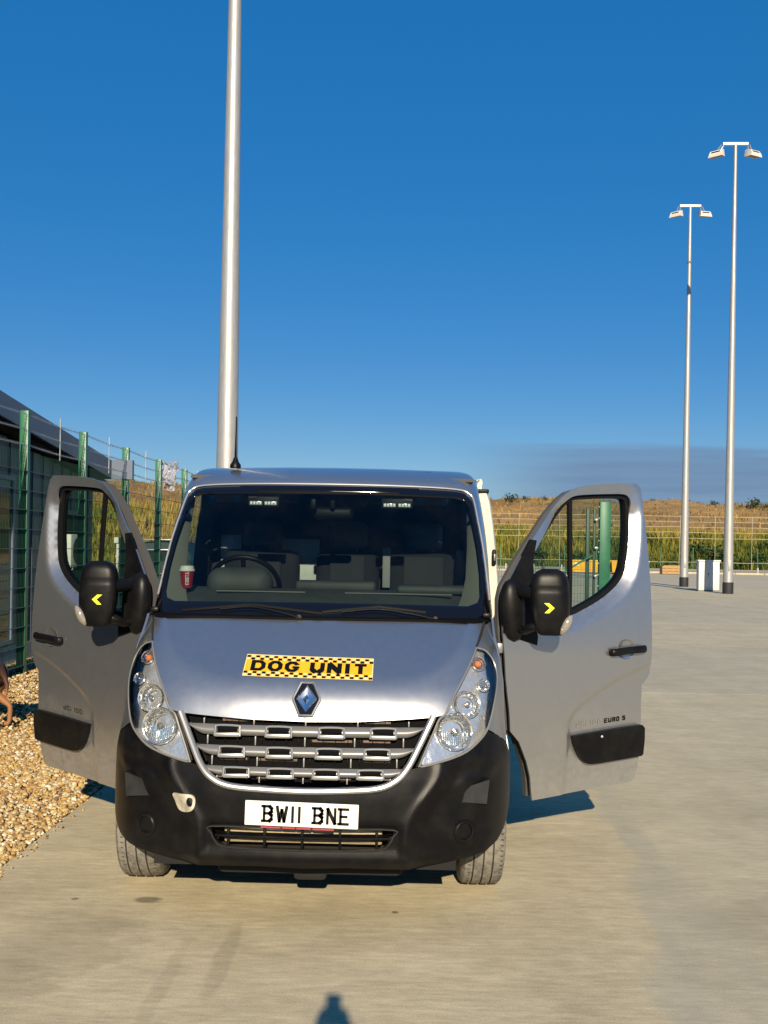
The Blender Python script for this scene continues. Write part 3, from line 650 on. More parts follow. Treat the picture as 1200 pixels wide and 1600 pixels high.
for z in (.14, .38, .62): MB().rbox((0, -.45, z), (1.8, .05, .21), .008).build('plank', wd, cr_); MB().rbox((0, .45, z), (1.8, .05, .21), .008).build('plank', wd, cr_)
for x in (-.88, .88):
    for z in (.14, .38, .62): MB().rbox((x, 0, z), (.05, .84, .21), .008).build('plank', wd, cr_)
for x in (-.5, .5): MB().rbox((x, -.49, .38), (.10, .03, .70), .006).build('batten', wd, cr_)
MB().rbox((0.1, 0, .76), (1.7, .9, .06), .01).build('lid', wd, cr_)
tag(cr_, 'low timber crate on the yard edge, next to the further mast', 'crate')

# ---- dark building behind the fence
navy = mat('navy_cladding', (0.040, 0.064, 0.100), 0.5, var=0.2, vscale=2.0); navy2 = mat('sky_tinted_navy', (0.095, 0.13, 0.19), 0.45, var=0.12, vscale=1.5)  # fascia navy made bluer in its colour for the sky it reflects
tglass = mat('tinted_window', (0.006, 0.016, 0.018), 0.06)
bld = empty('site_building', (-5.80, 13.0, 0)); WX, Y0b, Y1b = -5.80, 0.5, 18.9
def roofz(y): return 3.80 - 0.092 * (y - 14.1)
nP = 0; y = Y0b
while y < Y1b - 0.05:
    y2 = min(y + 0.46, Y1b); zt = roofz(y2) - 0.42
    MB().box(-0.08, 0.0, y - 13 + 0.006, y2 - 13 - 0.006, 0.27, zt).build('cladding_panel', navy, bld, None)
    MB().box(0.0, 0.022, y - 13 + 0.10, y - 13 + 0.16, 0.27, zt).build('cladding_rib', navy, bld, None)
    y = y2
MB().box(-7.5, -0.085, Y0b - 13, Y1b - 13 - 0.02, 0.0, 3.0).build('wall', navy, bld, None)
MB().box(-7.5, 0.03, Y0b - 13, Y1b - 13 + 0.02, -0.06, 0.265).build('plinth', mat('pale_plinth', (0.34, 0.33, 0.28), 0.8, var=0.2, vscale=3), bld, None)
for (a, b_, z0, z1) in ((12.4, 14.95, 0.30, 2.75), (16.5, 17.9, 1.15, 2.35)):
    w_ = empty('window', (0, 0, 0), 0, bld)
    m = MB(); fr = 0.06
    for q in ((a, a + fr, z0, z1), (b_ - fr, b_, z0, z1), (a + fr, b_ - fr, z0, z0 + fr), (a + fr, b_ - fr, z1 - fr, z1), ((a + b_) / 2 - .03, (a + b_) / 2 + .03, z0 + fr, z1 - fr)):
        m.box(0.024, 0.065, q[0] - 13, q[1] - 13, q[2], q[3])
    m.build('frame', navy2, w_, None)
    for q0, q1 in ((a + fr, (a + b_) / 2 - .03), ((a + b_) / 2 + .03, b_ - fr)):
        MB().box(0.03, 0.036, q0 - 13, q1 - 13, z0 + fr, z1 - fr).build('pane', tglass, w_, None)
rf = MB()
def rp(x, y, dz): return (x, y - 13, roofz(y) + dz)
ya, ye = 0.0, 19.0
rf.add([rp(-8, ya, -.02), rp(0.26, ya, -.02), rp(0.26, ye, -.02), rp(-8, ye, -.02), rp(-8, ya, -.10), rp(0.26, ya, -.10), rp(0.26, ye, -.10), rp(-8, ye, -.10)],
       [(0, 1, 2, 3), (7, 6, 5, 4), (0, 4, 5, 1), (1, 5, 6, 2), (2, 6, 7, 3), (3, 7, 4, 0)]); rfo = rf.build('roof', navy2, bld, None)
fs = MB()
fs.add([rp(0.262, ya, 0.0), rp(0.262, ye, 0.0), rp(0.262, ye, -.33), rp(0.262, ya, -.33), rp(0.31, ya, 0.0), rp(0.31, ye, 0.0), rp(0.31, ye, -.33), rp(0.31, ya, -.33)],
       [(0, 1, 2, 3), (7, 6, 5, 4), (0, 4, 5, 1), (1, 5, 6, 2), (2, 6, 7, 3), (3, 7, 4, 0)]); fs.build('verge_fascia', navy2, rfo, None)
MB().box(-8, 0.70, ye - 13 + 0.004, ye - 13 + 0.12, roofz(ye) - .35, roofz(ye) + 0.01).build('eaves_gutter', navy2, rfo, None)
so = MB(); so.add([rp(-0.08, ya, -.40), rp(0.258, ya, -.40), rp(0.258, ye, -.40), rp(-0.08, ye, -.40)], [(3, 2, 1, 0)]); so.build('soffit', ink, rfo, None)
tag(bld, 'dark navy clad site building with sloping roof edge behind the green fence', 'building')
ac = empty('outdoor_unit', (-5.68, 17.35, 1.38)); acw = mat('unit_white', (0.55, 0.57, 0.55), 0.5)
MB().rbox((0, 0, .28), (.2, .62, .56), .02).build('casing', acw, ac)
m = MB(); m.lathe([(.0, .104), (.20, .104), (.21, .112), (.22, .104)], (0, 0, .28), 'x', 24); m.build('fan_grille', ink, ac)
for q in (-.2, .2): MB().box(-.095, .1, q - .015, q + .015, -.04, .0).build('bracket', galv, ac)
tag(ac, 'white outdoor fan unit fixed to the navy building wall', 'fan unit')

# ---- green mesh fence with barbed wire
FX = -5.25; FY = [1.25 + 2.55 * k for k in range(14)]
fen = empty('mesh_security_fence', (FX, 14.0, 0)); wire_g = mat('green_wire', (0.035, 0.095, 0.065), 0.32, metal=0.3); wire_s = mat('barbed_steel', (0.42, 0.44, 0.44), 0.35, metal=0.8)
def wires(segs, r):
    v = []; f = []
    for a, b in segs:
        a, b = Vector(a), Vector(b); d = (b - a).normalized(); u = Vector((1, 0, 0)) if abs(d.x) < .9 else Vector((0, 1, 0)); w2 = d.cross(u).normalized() * r; u = u * r
        i = len(v); v += [a + u, a + w2, a - u, a - w2, b + u, b + w2, b - u, b - w2]
        f += [(i + k, i + (k + 1) % 4, i + 4 + (k + 1) % 4, i + 4 + k) for k in range(4)]
    return v, f
pb = MB().rbox((0, 0, 1.72), (0.12, 0.10, 3.76), 0.008).build('post', green_m, fen)
for k, yk in enumerate(FY):
    o = pb if k == 0 else pb.copy()
    if k: COL.objects.link(o); o.parent = fen
    o.location = (0, yk - 14, 0)
    for z in np.arange(0.35, 3.0, 0.66):
        MB().rbox((0.045, yk - 14, z), (0.022, 0.07, 0.05), 0.006).build('clamp', mat('fence_clamp', (0.03, 0.05, 0.04), 0.5), fen)
P_L = 2.55 - 0.11
sv, sf = wires([((0, i * 0.0508, 0.06), (0, i * 0.0508, 3.03)) for i in range(int(P_L / 0.0508) + 1)], 0.0020)
hv, hf = wires([((x, 0, z), (x, P_L, z)) for z in np.arange(0.1, 3.02, 0.2667) for x in (-0.006, 0.006)], 0.0048)
pm = MB(); pm.add(sv, sf); pm.add(hv, hf); pn = pm.build('mesh_panel', wire_g, fen, None)
for k in range(len(FY) - 1):
    o = pn if k == 0 else pn.copy()
    if k: COL.objects.link(o); o.parent = fen
    o.location = (0.05, FY[k] - 14 + 0.055, 0)
for z in (3.13, 3.34, 3.55):
    b = MB(); L0, L1 = FY[0] - 14, FY[-1] - 14; yy = np.arange(L0, L1, 0.05)
    for ph in (0, math.pi): b.tube([(0.04 + 0.006 * math.cos(ph + q * 18), q, z + 0.006 * math.sin(ph + q * 18) - 0.02 * math.sin(math.pi * ((q - L0) % 2.55) / 2.55)) for q in yy], 0.0030, 4)
    for q in np.arange(L0, L1, 0.11):
        zz_ = z - 0.02 * math.sin(math.pi * ((q - L0) % 2.55) / 2.55)
        v, f = wires([((0.04 - .02, q - .012, zz_ + .02), (0.04 + .02, q + .012, zz_ - .02)), ((0.04 - .02, q + .012, zz_ - .02), (0.04 + .02, q - .012, zz_ + .02))], 0.0026); b.add(v, f)
    b.build('barbed_wire', wire_s, fen)
for k in range(len(FY) - 1):
    MB().tube([(0.045, FY[k] - 14 + 1.3, 3.02), (0.045, FY[k] - 14 + 1.3, 3.66)], 0.009, 5).build('wire_dropper', wire_s, fen)
tag(fen, 'green welded mesh security fence topped with barbed wire along the gravel', 'fence')

# torn plastic snagged on the barbed wire
n = 22; V = []; F = []
for j in range(n):
    for i in range(n):
        u, v = i / (n - 1), j / (n - 1); q = Vector((u * 3, v * 3, 1.7))
        V.append((0.14 + (u - .45) * 0.38 * (1.1 - 0.5 * v) + 0.09 * noise.noise(q * 1.7 + Vector((5, 0, 0))), 0.12 * noise.noise(q * 2.2) + 0.06 * math.sin(v * 9), -v * 0.62 + 0.07 * noise.noise(q * 2.9 + Vector((0, 9, 0)))))
for j in range(n - 1):
    for i in range(n - 1):
        if noise.noise(Vector((i * .45, j * .45, 4.4))) < 0.36: F.append((j * n + i, j * n + i + 1, (j + 1) * n + i + 1, (j + 1) * n + i))
pl = bpy.data.materials.new('thin_plastic'); pl.use_nodes = True; t = pl.node_tree; b = t.nodes['Principled BSDF']; b.inputs['Base Color'].default_value = (0.42, 0.40, 0.43, 1); b.inputs['Roughness'].default_value = 0.35
b.inputs['Alpha'].default_value = 0.6
me = bpy.data.meshes.new('plastic'); me.from_pydata(V, [], F); po = link('plastic_sheet', me, pl, None, 180); po.location = (FX + 0.02, FY[8] + 0.16, 3.56)
so_ = po.modifiers.new('thickness', 'SOLIDIFY'); so_.thickness = 0.002
tag(po, 'torn whitish plastic sheet snagged on the barbed wire beside the van roof', 'plastic sheet')

# ================================================================== THE VAN
VX, VY = -0.45, 4.70          # van frame: x across (picture right +), y back from the nose, z up
van = empty('panel_van', (VX, VY, 0))
tag(van, 'silver panel van facing the camera with both cab doors open and a yellow bonnet sign', 'van')

D0 = herm([(.2,.10),(.27,.06),(.35,.015),(.45,0),(.6,0),(.7,.01),(.78,.035),(.9,.08),(.96,.10),(1.0,.111),(1.05,.131),(1.1,.159),(1.15,.196),(1.2,.239),(1.25,.287),(1.3,.337),(1.35,.390),(1.4,.445),(1.5,.56)])
Wb = herm([(0,0),(.2,.004),(.4,.018),(.48,.030),(.6,.060),(.7,.095),(.8,.145),(.87,.2),(.93,.28),(.97,.36),(1.0,.46),(1.015,.58),(1.02,.70)])
Wu = herm([(0,0),(.3,.01),(.5,.03),(.6,.045),(.7,.07),(.77,.1),(.84,.15),(.9,.22),(.94,.31),(.97,.42),(.985,.58),(.99,.72)])
ZC = herm([(0,1.153),(.30,1.153),(.42,1.156),(.50,1.165),(.58,1.188),(.65,1.222),(.70,1.262),(.74,1.312),(.78,1.38),(.9,1.6)])
def softp(t, k=0.010): return 0.5 * (t + math.sqrt(t * t + 4 * k * k))
def D(x, z):
    x = abs(x); k = ss(.72, 1.0, z); xe = x * (1 + .03 * min(1, max(0, (z - 1.1) / .3)))
    d = D0(z) + Wb(x) * (1 - k) + Wu(xe) * k * (1 + .25 * ss(1.25, 1.4, z))
    return d + 0.97 * softp(z - ZC(x)) * ss(1.0, 1.12, z)
def bumper_relief(x, z):
    x = abs(x); d = 0.0
    if z < .8:
        # centre panel stands proud of the corners, a rounded ridge runs down from each lamp
        xr = 0.482 + 0.16 * ss(.42, .76, z) ** 1.5
        d += 0.030 * ss(xr - 0.01, xr + 0.10, x) * ss(.80, .70, z) - 0.012 * math.exp(-((x - xr) / .028) ** 2)
        d -= 0.010 * math.exp(-((z - .335) / .02) ** 2) * ss(.7, .5, x)
        d += 0.012 * ss(.47, .44, x) * ss(.36, .40, z) * ss(.52, .48, z)
        # brow over the corner pocket
        d -= 0.014 * math.exp(-((z - .715 - 0.25 * (x - .87)) / .03) ** 2) * ss(.66, .76, x) * ss(.95, .88, x)
    return d
# arc length across the nose, so steep corners still get enough faces
_xs = np.linspace(0, 1.02, 409); _S = [0.0]
for a, b in zip(_xs, _xs[1:]): _S.append(_S[-1] + math.hypot(b - a, Wb(b) - Wb(a)))
_S = np.array(_S)
def xs_(x): return math.copysign(float(np.interp(abs(x), _xs, _S)), x)
def sx_(s): return math.copysign(float(np.interp(abs(s), _S, _xs)), s)
def front(name, outer, holes, h, mats, parent, off=0.0, thick=0.02, fn=None, smooth=40, front_=True, flip=False):
    f = fn or D
    o = [(xs_(x), z) for x, z in outer]; hs = [[(xs_(x), z) for x, z in q] for q in holes]
    v, q = patch(o, hs, h, lambda s, z: (sx_(s), f(sx_(s), z) + off, z), (lambda s, z: (sx_(s), f(sx_(s), z) + off + thick, z)) if thick else None, flip=flip, front=front_)
    return MB().add(v, q).build(name, mats, parent, smooth)

HL_IN = [(.535,.768),(.571,.850),(.603,.920),(.629,.978),(.660,1.004),(.703,1.088),(.748,1.160),(.787,1.225),(.822,1.290)]   # lamp edge against grille and bonnet
HL_OUT = [(.822,1.290),(.866,1.276),(.903,1.236),(.925,1.178),(.926,1.122),(.908,1.048),(.887,.974),(.865,.917),(.830,.876),(.761,.826),(.673,.796),(.590,.777),(.535,.768)]
lead = [(0,.963),(.25,.967),(.48,.979),(.60,.987),(.648,.996)]

# ---- bumper
bump_half = [(0,.642),(.20,.645),(.345,.655),(.43,.690),(.492,.756),(.528,.764)] + [(x, z - .006) for x, z in reversed(HL_OUT[7:-1])] + [(.99,.800),(1.016,.750),(1.018,.62),(1.004,.52),(.975,.43),(.93,.37),(.868,.338),(.79,.318),(.68,.305),(.53,.288),(.43,.288),(.2,.296),(0,.288)]
lowg = [(-.425,.486),(-.20,.490),(0,.491),(.20,.490),(.425,.486),(.420,.455),(.405,.425),(.365,.394),(.2,.388),(0,.386),(-.2,.388),(-.365,.394),(-.405,.425),(-.420,.455)]
fb = lambda x, z: D(x, z) + bumper_relief(x, z)
TOW = cr([(-.612,.622),(-.53,.626),(-.500,.610),(-.505,.563),(-.545,.541),(-.583,.545),(-.603,.585)], 4, True)
bumper = front('bumper', sym(bump_half), [lowg], .017, black, van, 0.0, .025, fb)
# corner pockets with a worn facet coloured lighter for the sun on it, round fog-lamp blanks
grey_pl = mat('lightened_plastic', (0.020, 0.020, 0.020), 0.40, var=0.3, vscale=18)
for s in (-1, 1):
    P2 = [(.872,.684),(.857,.580),(.700,.598),(.735,.648)]
    pp = [(s*.876, fb(.872,.684) - .035, .688), (s*.862, fb(.857,.580) - .040, .577), (s*.690, fb(.70,.6) + .004, .597), (s*.726, fb(.735,.65) + .004, .650)]
    bk = [(p[0], p[1] + .06, p[2]) for p in pp]; m = MB(); q = [(0, 1, 2, 3), (4, 7, 6, 5), (0, 4, 5, 1), (1, 5, 6, 2), (2, 6, 7, 3), (3, 7, 4, 0)]
    m.add(pp + bk, q if s < 0 else [t_[::-1] for t_ in q]); m.build('corner_facet', grey_pl, bumper, 20)
    c = Vector((s*.757, fb(.757,.452) - .004, .452)); nrm = Vector((fb(.767,.452) - fb(.747,.452), -.02, (fb(.757,.462) - fb(.757,.442)))); nrm.x *= s
    R_ = nrm.normalized().to_track_quat('-Y', 'Z').to_matrix().to_4x4()
    m = MB(); m.lathe([(.0, .006), (.026, .004), (.031, .010), (.036, .010), (.040, -.004), (.048, -.006), (.056, .000), (.058, .02)], c, 'y', 32, mtx=R_); m.build('fog_lamp_blank', blacks if False else black, bumper, 50)
v, q = patch(TOW, [cr([(-.533,.612),(-.512,.606),(-.514,.575),(-.532,.572),(-.540,.590)], 4, True)], .012, lambda x, z: (x, fb(x, z) - .010, z), lambda x, z: (x, fb(x, z) + .015, z))
tw = MB().add(v, q).build('tow_eye_socket', cream, bumper)
m = MB(); m.add([( -.545, fb(-.53,.59) + .012, .62), (-.505, fb(-.53,.59) + .012, .62), (-.505, fb(-.53,.59) + .012, .565), (-.545, fb(-.53,.59) + .012, .565)], [(0, 3, 2, 1)]); m.build('tow_eye_hole', mat('dusty_brown', (0.16, 0.10, 0.05), 0.9), bumper, None)
# lower grille: bars, ribs and the pale intercooler behind them
lg = empty('lower_grille', (0, 0, 0), 0, van)
def barx(z, x1, h_, d_, yo): 
    xs2 = np.linspace(-x1, x1, 25); V = []
    for x in xs2: y = D(x, z) + yo; V += [(x, y, z - h_), (x, y - d_, z - h_ * .2), (x, y - d_, z + h_ * .5), (x, y + .03, z + h_)]
    F = [(i*4 + k, i*4 + k + 1, i*4 + 5 + k, i*4 + 4 + k) for i in range(24) for k in range(3)]
    return V, F
for z, x1 in ((.441, .405),): MB().add(*barx(z, x1, .011, .012, .02)).build('bar', black, lg)
for x in (-.345, -.175, 0, .175, .345): MB().rbox((x, D(x, .44) + .028, .44), (.012, .02, .10), .003).build('rib', black, lg)
MB().rbox((0, .085, .44), (.74, .02, .085), .01).build('intercooler', mat('intercooler_alloy', (0.46, 0.37, 0.22), 0.5, metal=.3, var=.4, vscale=30, stretch=(1, 1, 14)), lg)
MB().tube([(x, D(x, z) - .004, z) for x, z in cr(lowg, 3, True)], .005, 6, closed=True).build('surround', grey_pl, lg)
MB().box(-.47, .47, .175, .20, .33, .94).build('radiator_shroud', dark, van, None)

# ---- number plate
plate = MB(); Rm = Matrix.Rotation(rad(1.2), 4, 'Y')
plate.rbox((0, -.014, .556), (.522, .010, .113), .004, 2, 0, Rm)
fnp = lambda x, z: (Rm @ Vector((x, -.0205, z))) + Vector((0, 0, .556))
x = -.178
for ch in 'BW11 BNE':
    wd_ = {'1': .018, ' ': .030, 'W': .056}.get(ch, .047)
    if ch != ' ': glyph(plate, ch, x, -.040, wd_, .080, .0125, fnp, 1)
    if ch in 'BE':      # small serifs of this plate's typeface
        for zz_ in (-.040, .0275): plate.quad(fnp(x - .008, zz_), fnp(x + .004, zz_), fnp(x + .004, zz_ + .0125), fnp(x - .008, zz_ + .0125), 1)
    x += wd_ + .0125
pred = mat('dealer_strip_red', (0.32, 0.04, 0.06), 0.5)
for x0, x1 in ((-.185, -.095), (-.087, -.028), (-.022, .045), (.053, .150)): plate.quad(*[fnp(a, b) for a, b in ((x0, -.066), (x1, -.066), (x1, -.058), (x0, -.058))], 2)
plate.build('number_plate', [white_m, ink, pred], van, 30)

# ---- grille
grille = empty('grille', (0, 0, 0), 0, van)
path = [(.600,.992),(.575,.940),(.535,.860),(.480,.762),(.425,.708),(.340,.675),(.17,.664),(0,.660)]
full = cr(path + [(-x, z) for x, z in reversed(path[:-1])], 6)
MB().tube([(x, D(x, z) - .006, z) for x, z in full], .0165, 10, flat=(1, 1)).build('surround', satin, grille)
v, q = patch(sym([(0,.957),(.25,.961),(.48,.973),(.585,.98),(.56,.94),(.52,.86),(.465,.77),(.41,.725),(.33,.70),(.17,.69),(0,.687)]), [], .03, lambda x, z: (x, D(x, z) + .055, z))
MB().add(v, q).build('backing', matte, grille)
for z0, z1, xe in ((.893,.940,.558), (.803,.848,.517), (.717,.758,.474)):
    V = []; n = 72; rows = 9
    for i in range(n + 1):
        x = -xe + 2 * xe * i / n; e = min(1.0, (xe - abs(x)) / .085); zb = z1 - (z1 - z0) * (0.10 + .90 * math.sin(math.pi / 2 * e) ** .8)
        for k in range(rows):
            t_ = k / (rows - 1); z = z1 - (z1 - zb) * t_; V.append((x, D(x, z) + .022 - .026 * math.sin(math.pi * min(1, .12 + t_ * .80)) , z))
        V.append((x, D(x, zb) + .05, zb + .004))
    R2 = rows + 1; F = [(i*R2 + k, i*R2 + k + 1, (i + 1)*R2 + k + 1, (i + 1)*R2 + k) for i in range(n) for k in range(R2 - 1)]
    sl_ = MB().add(V, F).build('slat', slat_m, grille, 50)
    sc = xe / .558
    for xc in (-.366, -.124, .124, .366):
        xc *= sc * (1 if sc > .95 else 1.0); w2, h2 = .060, (z1 - z0) * .50; zc = (z0 + z1) / 2 - .001
        loop = [(xc - w2, zc - h2), (xc - w2 * .97, zc + h2 * .45), (xc - w2 * .80, zc + h2), (xc + w2 * .80, zc + h2), (xc + w2 * .97, zc + h2 * .45), (xc + w2, zc - h2)]
        yl = lambda x, z: D(x, z) - .012
        lp = MB(); lp.tube([(x, yl(x, z), z) for x, z in cr(loop, 4)], .0058, 8); lp.rbox((xc, yl(xc, zc) + .001, zc - h2 + .005), (w2 * 2 + .002, .014, .020), .006)
        lp.build('loop', satin, sl_)
        MB().rbox((xc, yl(xc, zc) + .002, zc + .0065), (w2 * 1.62, .006, h2 * 1.0), .003).build('slot', matte, sl_)
rib_m = mat('rib_silver', (0.30, 0.30, 0.29), 0.4, metal=.5)
for (za, zb, s_) in ((.941,.966,1.0), (.850,.892,.95), (.760,.802,.89), (.690,.716,.83)):
    for x in (-.485, -.245, 0, .245, .485):
        x *= s_; MB().add(*(lambda m_: (m_.v, m_.f))(MB().rbox((x, D(x, (za + zb) / 2) + .022, (za + zb) / 2), (.007, .03, zb - za), .002))).build('rib', rib_m, grille)
core = mat('radiator_brown', (0.17, 0.115, 0.075), 0.6, var=.5, vscale=25)
for z in (.953, .868, .782, .705):
    for x0, x1 in ((-.40, -.27), (-.22, -.03), (.03, .22), (.27, .40)):
        if random.random() < .8: MB().rbox(((x0 + x1) / 2, D((x0 + x1) / 2, z) + .046, z + .003), (x1 - x0, .01, .012), .002).build('radiator_fin', core, grille)
    for x in np.arange(-.38, .40, .058): MB().rbox((x, D(x, z) + .040, z), (.004, .01, .026), .001).build('fin_rib', black, grille)

# ---- bonnet
hood_half = lead + [(x - .006, z) for x, z in HL_IN[4:]] + [(.838,1.330),(.870,1.398),(.80,1.401),(.60,1.402),(.30,1.406),(0,1.407)]
hood = front('bonnet', sym(hood_half), [], .016, paint, van, 0.0, .022, smooth=60)
for s in (-1, 1): MB().tube([(s*x, D(x, z) + .012, z) for x, z in [(.650,1.0)] + [(a - .001, b) for a, b in HL_IN[5:]] + [(.843,1.33),(.875,1.398)]], .010, 6).build('shut_gap', dark, hood)
# magnetic sign
tilt = lambda x: -.0145 * x
fs1 = lambda o_: (lambda x, z: (x, D(x, z + tilt(x)) - o_, z + tilt(x)))
sg = MB(); x0, x1, z0, z1 = -.322, .308, 1.154, 1.242
def strip(xa, xb, za, zb, o_, mi, nx=1, nz2=1):
    f = fs1(o_); V = [f(xa + (xb - xa) * i / nx, za + (zb - za) * j / nz2) for j in range(nz2 + 1) for i in range(nx + 1)]
    sg.add(V, [(j*(nx + 1) + i, j*(nx + 1) + i + 1, (j + 1)*(nx + 1) + i + 1, (j + 1)*(nx + 1) + i) for j in range(nz2) for i in range(nx)], mi)
strip(x0, x1, z0, z1, .0045, 1, 48, 12); strip(x0 + .005, x1 - .005, z0 + .003, z1 - .003, .0060, 0, 48, 12)
cw = (x1 - x0) / 28
for i in range(28):
    for (za, zb, par) in ((z1 - .0115, z1 - .0035, 0), (z1 - .021, z1 - .0125, 1), (z0 + .0035, z0 + .0115, 1), (z0 + .0125, z0 + .021, 0)):
        if i % 2 == par: strip(x0 + i * cw + .003, x0 + (i + 1) * cw - .001, za, zb, .0088, 2)
        else: strip(x0 + i * cw + .003, x0 + (i + 1) * cw - .001, za, zb, .0076, 1)
x = -.290
for ch in 'DOG UNIT':
    wd_ = {' ': .028, 'I': .032}.get(ch, .072)
    if ch in 'DOG':     # heavy ring letters
        if ch == 'D': oo = [(0,0),(0,1),(.72,1),(1,.72),(1,.28),(.72,0)]; ii = [(.30,.25),(.30,.75),(.58,.75),(.70,.62),(.70,.38),(.58,.25)]; skip = ()
        else: oo = [(.28,0),(0,.28),(0,.72),(.28,1),(.72,1),(1,.72),(1,.28),(.72,0)]; ii = [(.42,.25),(.30,.38),(.30,.62),(.42,.75),(.58,.75),(.70,.62),(.70,.38),(.58,.25)]; skip = (5,) if ch == 'G' else ()
        f = fs1(.0100); P_ = lambda p: f(x + p[0] * wd_, z0 + .0235 + p[1] * .042); n_ = len(oo)
        for i in range(n_):
            if i not in skip: sg.quad(P_(oo[i]), P_(oo[(i + 1) % n_]), P_(ii[(i + 1) % n_]), P_(ii[i]), 2)
        if ch == 'G': sg.quad(P_((.52,.34)), P_((1,.34)), P_((1,.55)), P_((.52,.55)), 2)
    elif ch != ' ': glyph(sg, ch, x, z0 + .0235, wd_, .042, .0105, fs1(.0100), 2, sv=.0225)
    x += wd_ + .0115
sg.build('magnetic_sign', [sign_y, sign_c, ink], hood, None)
# diamond badge
bz = 1.066; hexo = [(0,.071),(.030,.071),(.062,.006),(.062,-.006),(.030,-.071),(0,-.071)]
fbg = lambda o_: (lambda x, z: (x, D(x, bz) - o_ + (z - bz) * .62, z))
ho = sym(hexo); v, q = patch([(x, bz + z) for x, z in ho], [], .02, fbg(.012), lambda x, z: (x, D(x, bz) + .02 + (z - bz) * .62, z)); bd = MB().add(v, q, 0)
dm = lambda k, kz=1: [(0, bz + .062 * kz), (.050 * k, bz), (0, bz - .062 * kz), (-.050 * k, bz)]
pts_ = [fbg(.016)(*p) for p in dm(1)] + [fbg(.026)(*p) for p in dm(.86, .86)] + [fbg(.020)(*p) for p in dm(.34, .34)] + [fbg(.030)(*p) for p in dm(.02, .02)]
bd.add(pts_, [(i + 4*k, (i + 1) % 4 + 4*k, (i + 1) % 4 + 4*(k + 1), i + 4*(k + 1)) for k in range(3) for i in range(4)], 1)
bd.tube([fbg(.012)(x, bz + z) for x, z in ho], .006, 6, 2, closed=True)
bd.build('diamond_badge', [blacks, chrome, satin], van, 25)

# ---- wings and head lamps
for s in (-1, 1):
    wing = [(.828,1.290),(.844,1.330),(.871,1.384),(.925,1.398),(.9585,1.408),(.966,1.34),(.974,1.22),(.980,1.08),(.988,.94),(1.004,.84),(1.012,.762),(.990,.806)] + [(x + .003, z) for x, z in reversed(HL_OUT[1:8])]
    P_ = mirx(wing, s)
    wo = front('wing', P_, [], .016, paint, van, 0.0, .015, flip=False, smooth=60)
    ar = [(.84 + .43 * math.cos(a), .35 + .43 * math.sin(a)) for a in np.linspace(rad(150), rad(64), 14)]
    sd_ = [(.52,.745)] + [p for p in ar if p[0] > .5] + [(1.035,.80),(1.035,1.42),(.82,1.41),(.66,1.25),(.58,1.05)]
    xw = lambda z: s * (.996 - .040 * ss(.75, 1.0, z) - .022 * ss(1.1, 1.42, z) + .002)
    v, q = patch(sd_, [], .03, lambda y, z: (xw(z) , y, z), lambda y, z: (xw(z) - s * .012, y, z), flip=(s < 0))
    MB().add(v, q).build('side_panel', paint, wo)
    hl = empty('headlamp', (0, 0, 0), 0, van)
    ol = mirx([(x, z) for x, z in cr(HL_OUT, 3)[:-1] + cr(HL_IN, 3)[:-1]], s)
    front('housing', ol, [], .022, bezel_m, hl, .004, .050, front_=False, smooth=60)
    front('lens', ol, [], .022, lens_m, hl, -.004, None, smooth=180)
    MB().tube([(x, D(x, z) - .002, z) for x, z in ol], .0055, 6, closed=True).build('rim', mat('lamp_rim', (0.30, 0.29, 0.27), 0.3, metal=.5), hl)
    for nm, x, z, r, dep in (('low_beam', .708, .915, .082, .050), ('high_beam', .770, 1.040, .062, .045), ('side_lamp', .852, 1.118, .030, .02), ('indicator', .830, 1.216, .034, .022)):
        y = D(x, z) + .016; c = Vector((s * x, y + .002, z))
        slope = (D(x, z + .02) - D(x, z - .02)) / .04; sl2 = (D(x + .02, z) - D(x - .02, z)) / .04
        nv = Vector((s * sl2 * .5, -1, slope * .55)).normalized(); R_ = nv.to_track_quat('-Y', 'Z').to_matrix().to_4x4()
        m = MB(); m.lathe([(r * 1.10, .004), (r * 1.06, -.006), (r, -.004), (r * .92, dep * .35), (r * .84, dep * .42), (r * .66, dep * .72), (r * .58, dep * .74), (r * .36, dep * .95), (r * .2, dep), (0.0, dep)], c, 'y', 17, mtx=R_)
        if nm == 'low_beam':
            for k in range(-5, 6):
                xo = k * .011; hh = math.sqrt(max(0, (r * .82) ** 2 - xo * xo))
                m.tube([c + R_ @ Vector((xo, dep * .35, -hh)), c + R_ @ Vector((xo, dep * .35, -hh * .05))], .004, 5)
        ro = m.build(nm, refl, hl, None)
        bm_ = MB(); rb = r * (.22 if nm != 'indicator' else .52)
        bm_.lathe([(0, -.006), (rb * .7, -.003), (rb, .006), (rb * .9, .02), (0, dep * .9)], c, 'y', 18, mtx=R_)
        if nm != 'indicator': bm_.build(nm + '_bulb', mat('bulb_glass', (0.45, 0.44, 0.42), 0.12, metal=.8), hl)
        else: bm_.build('indicator_bulb', amber, hl)

# ---- cab shell: pillars, roof nose, windscreen
Dc = herm([(1.34,.635),(1.36,.655),(1.38,.675),(2.16,1.33),(2.19,1.38),(2.23,1.48),(2.26,1.60),(2.285,1.78),(2.30,2.05)])
Ww = herm([(0,0),(.3,.012),(.5,.035),(.7,.072),(.8,.100),(.87,.128),(.92,.175),(.95,.25),(.965,.33),(.97,.40)])
HWZ = herm([(1.36,.957),(1.5,.951),(1.8,.940),(2.0,.923),(2.17,.903),(2.3,.885)])
def Dw(x, z):
    x = abs(x); d = Dc(z) + Ww(x * .97 / HWZ(z))
    return d - .010 * ss(.80, .785, x) * ss(2.155, 2.18, z)
ws_half = [(0,2.153),(.30,2.152),(.60,2.147),(.770,2.137),(.822,2.118),(.852,2.080),(.872,1.96),(.897,1.80),(.916,1.62),(.928,1.50),(.930,1.425),(.925,1.385),(.69,1.365),(.35,1.365),(0,1.365)]
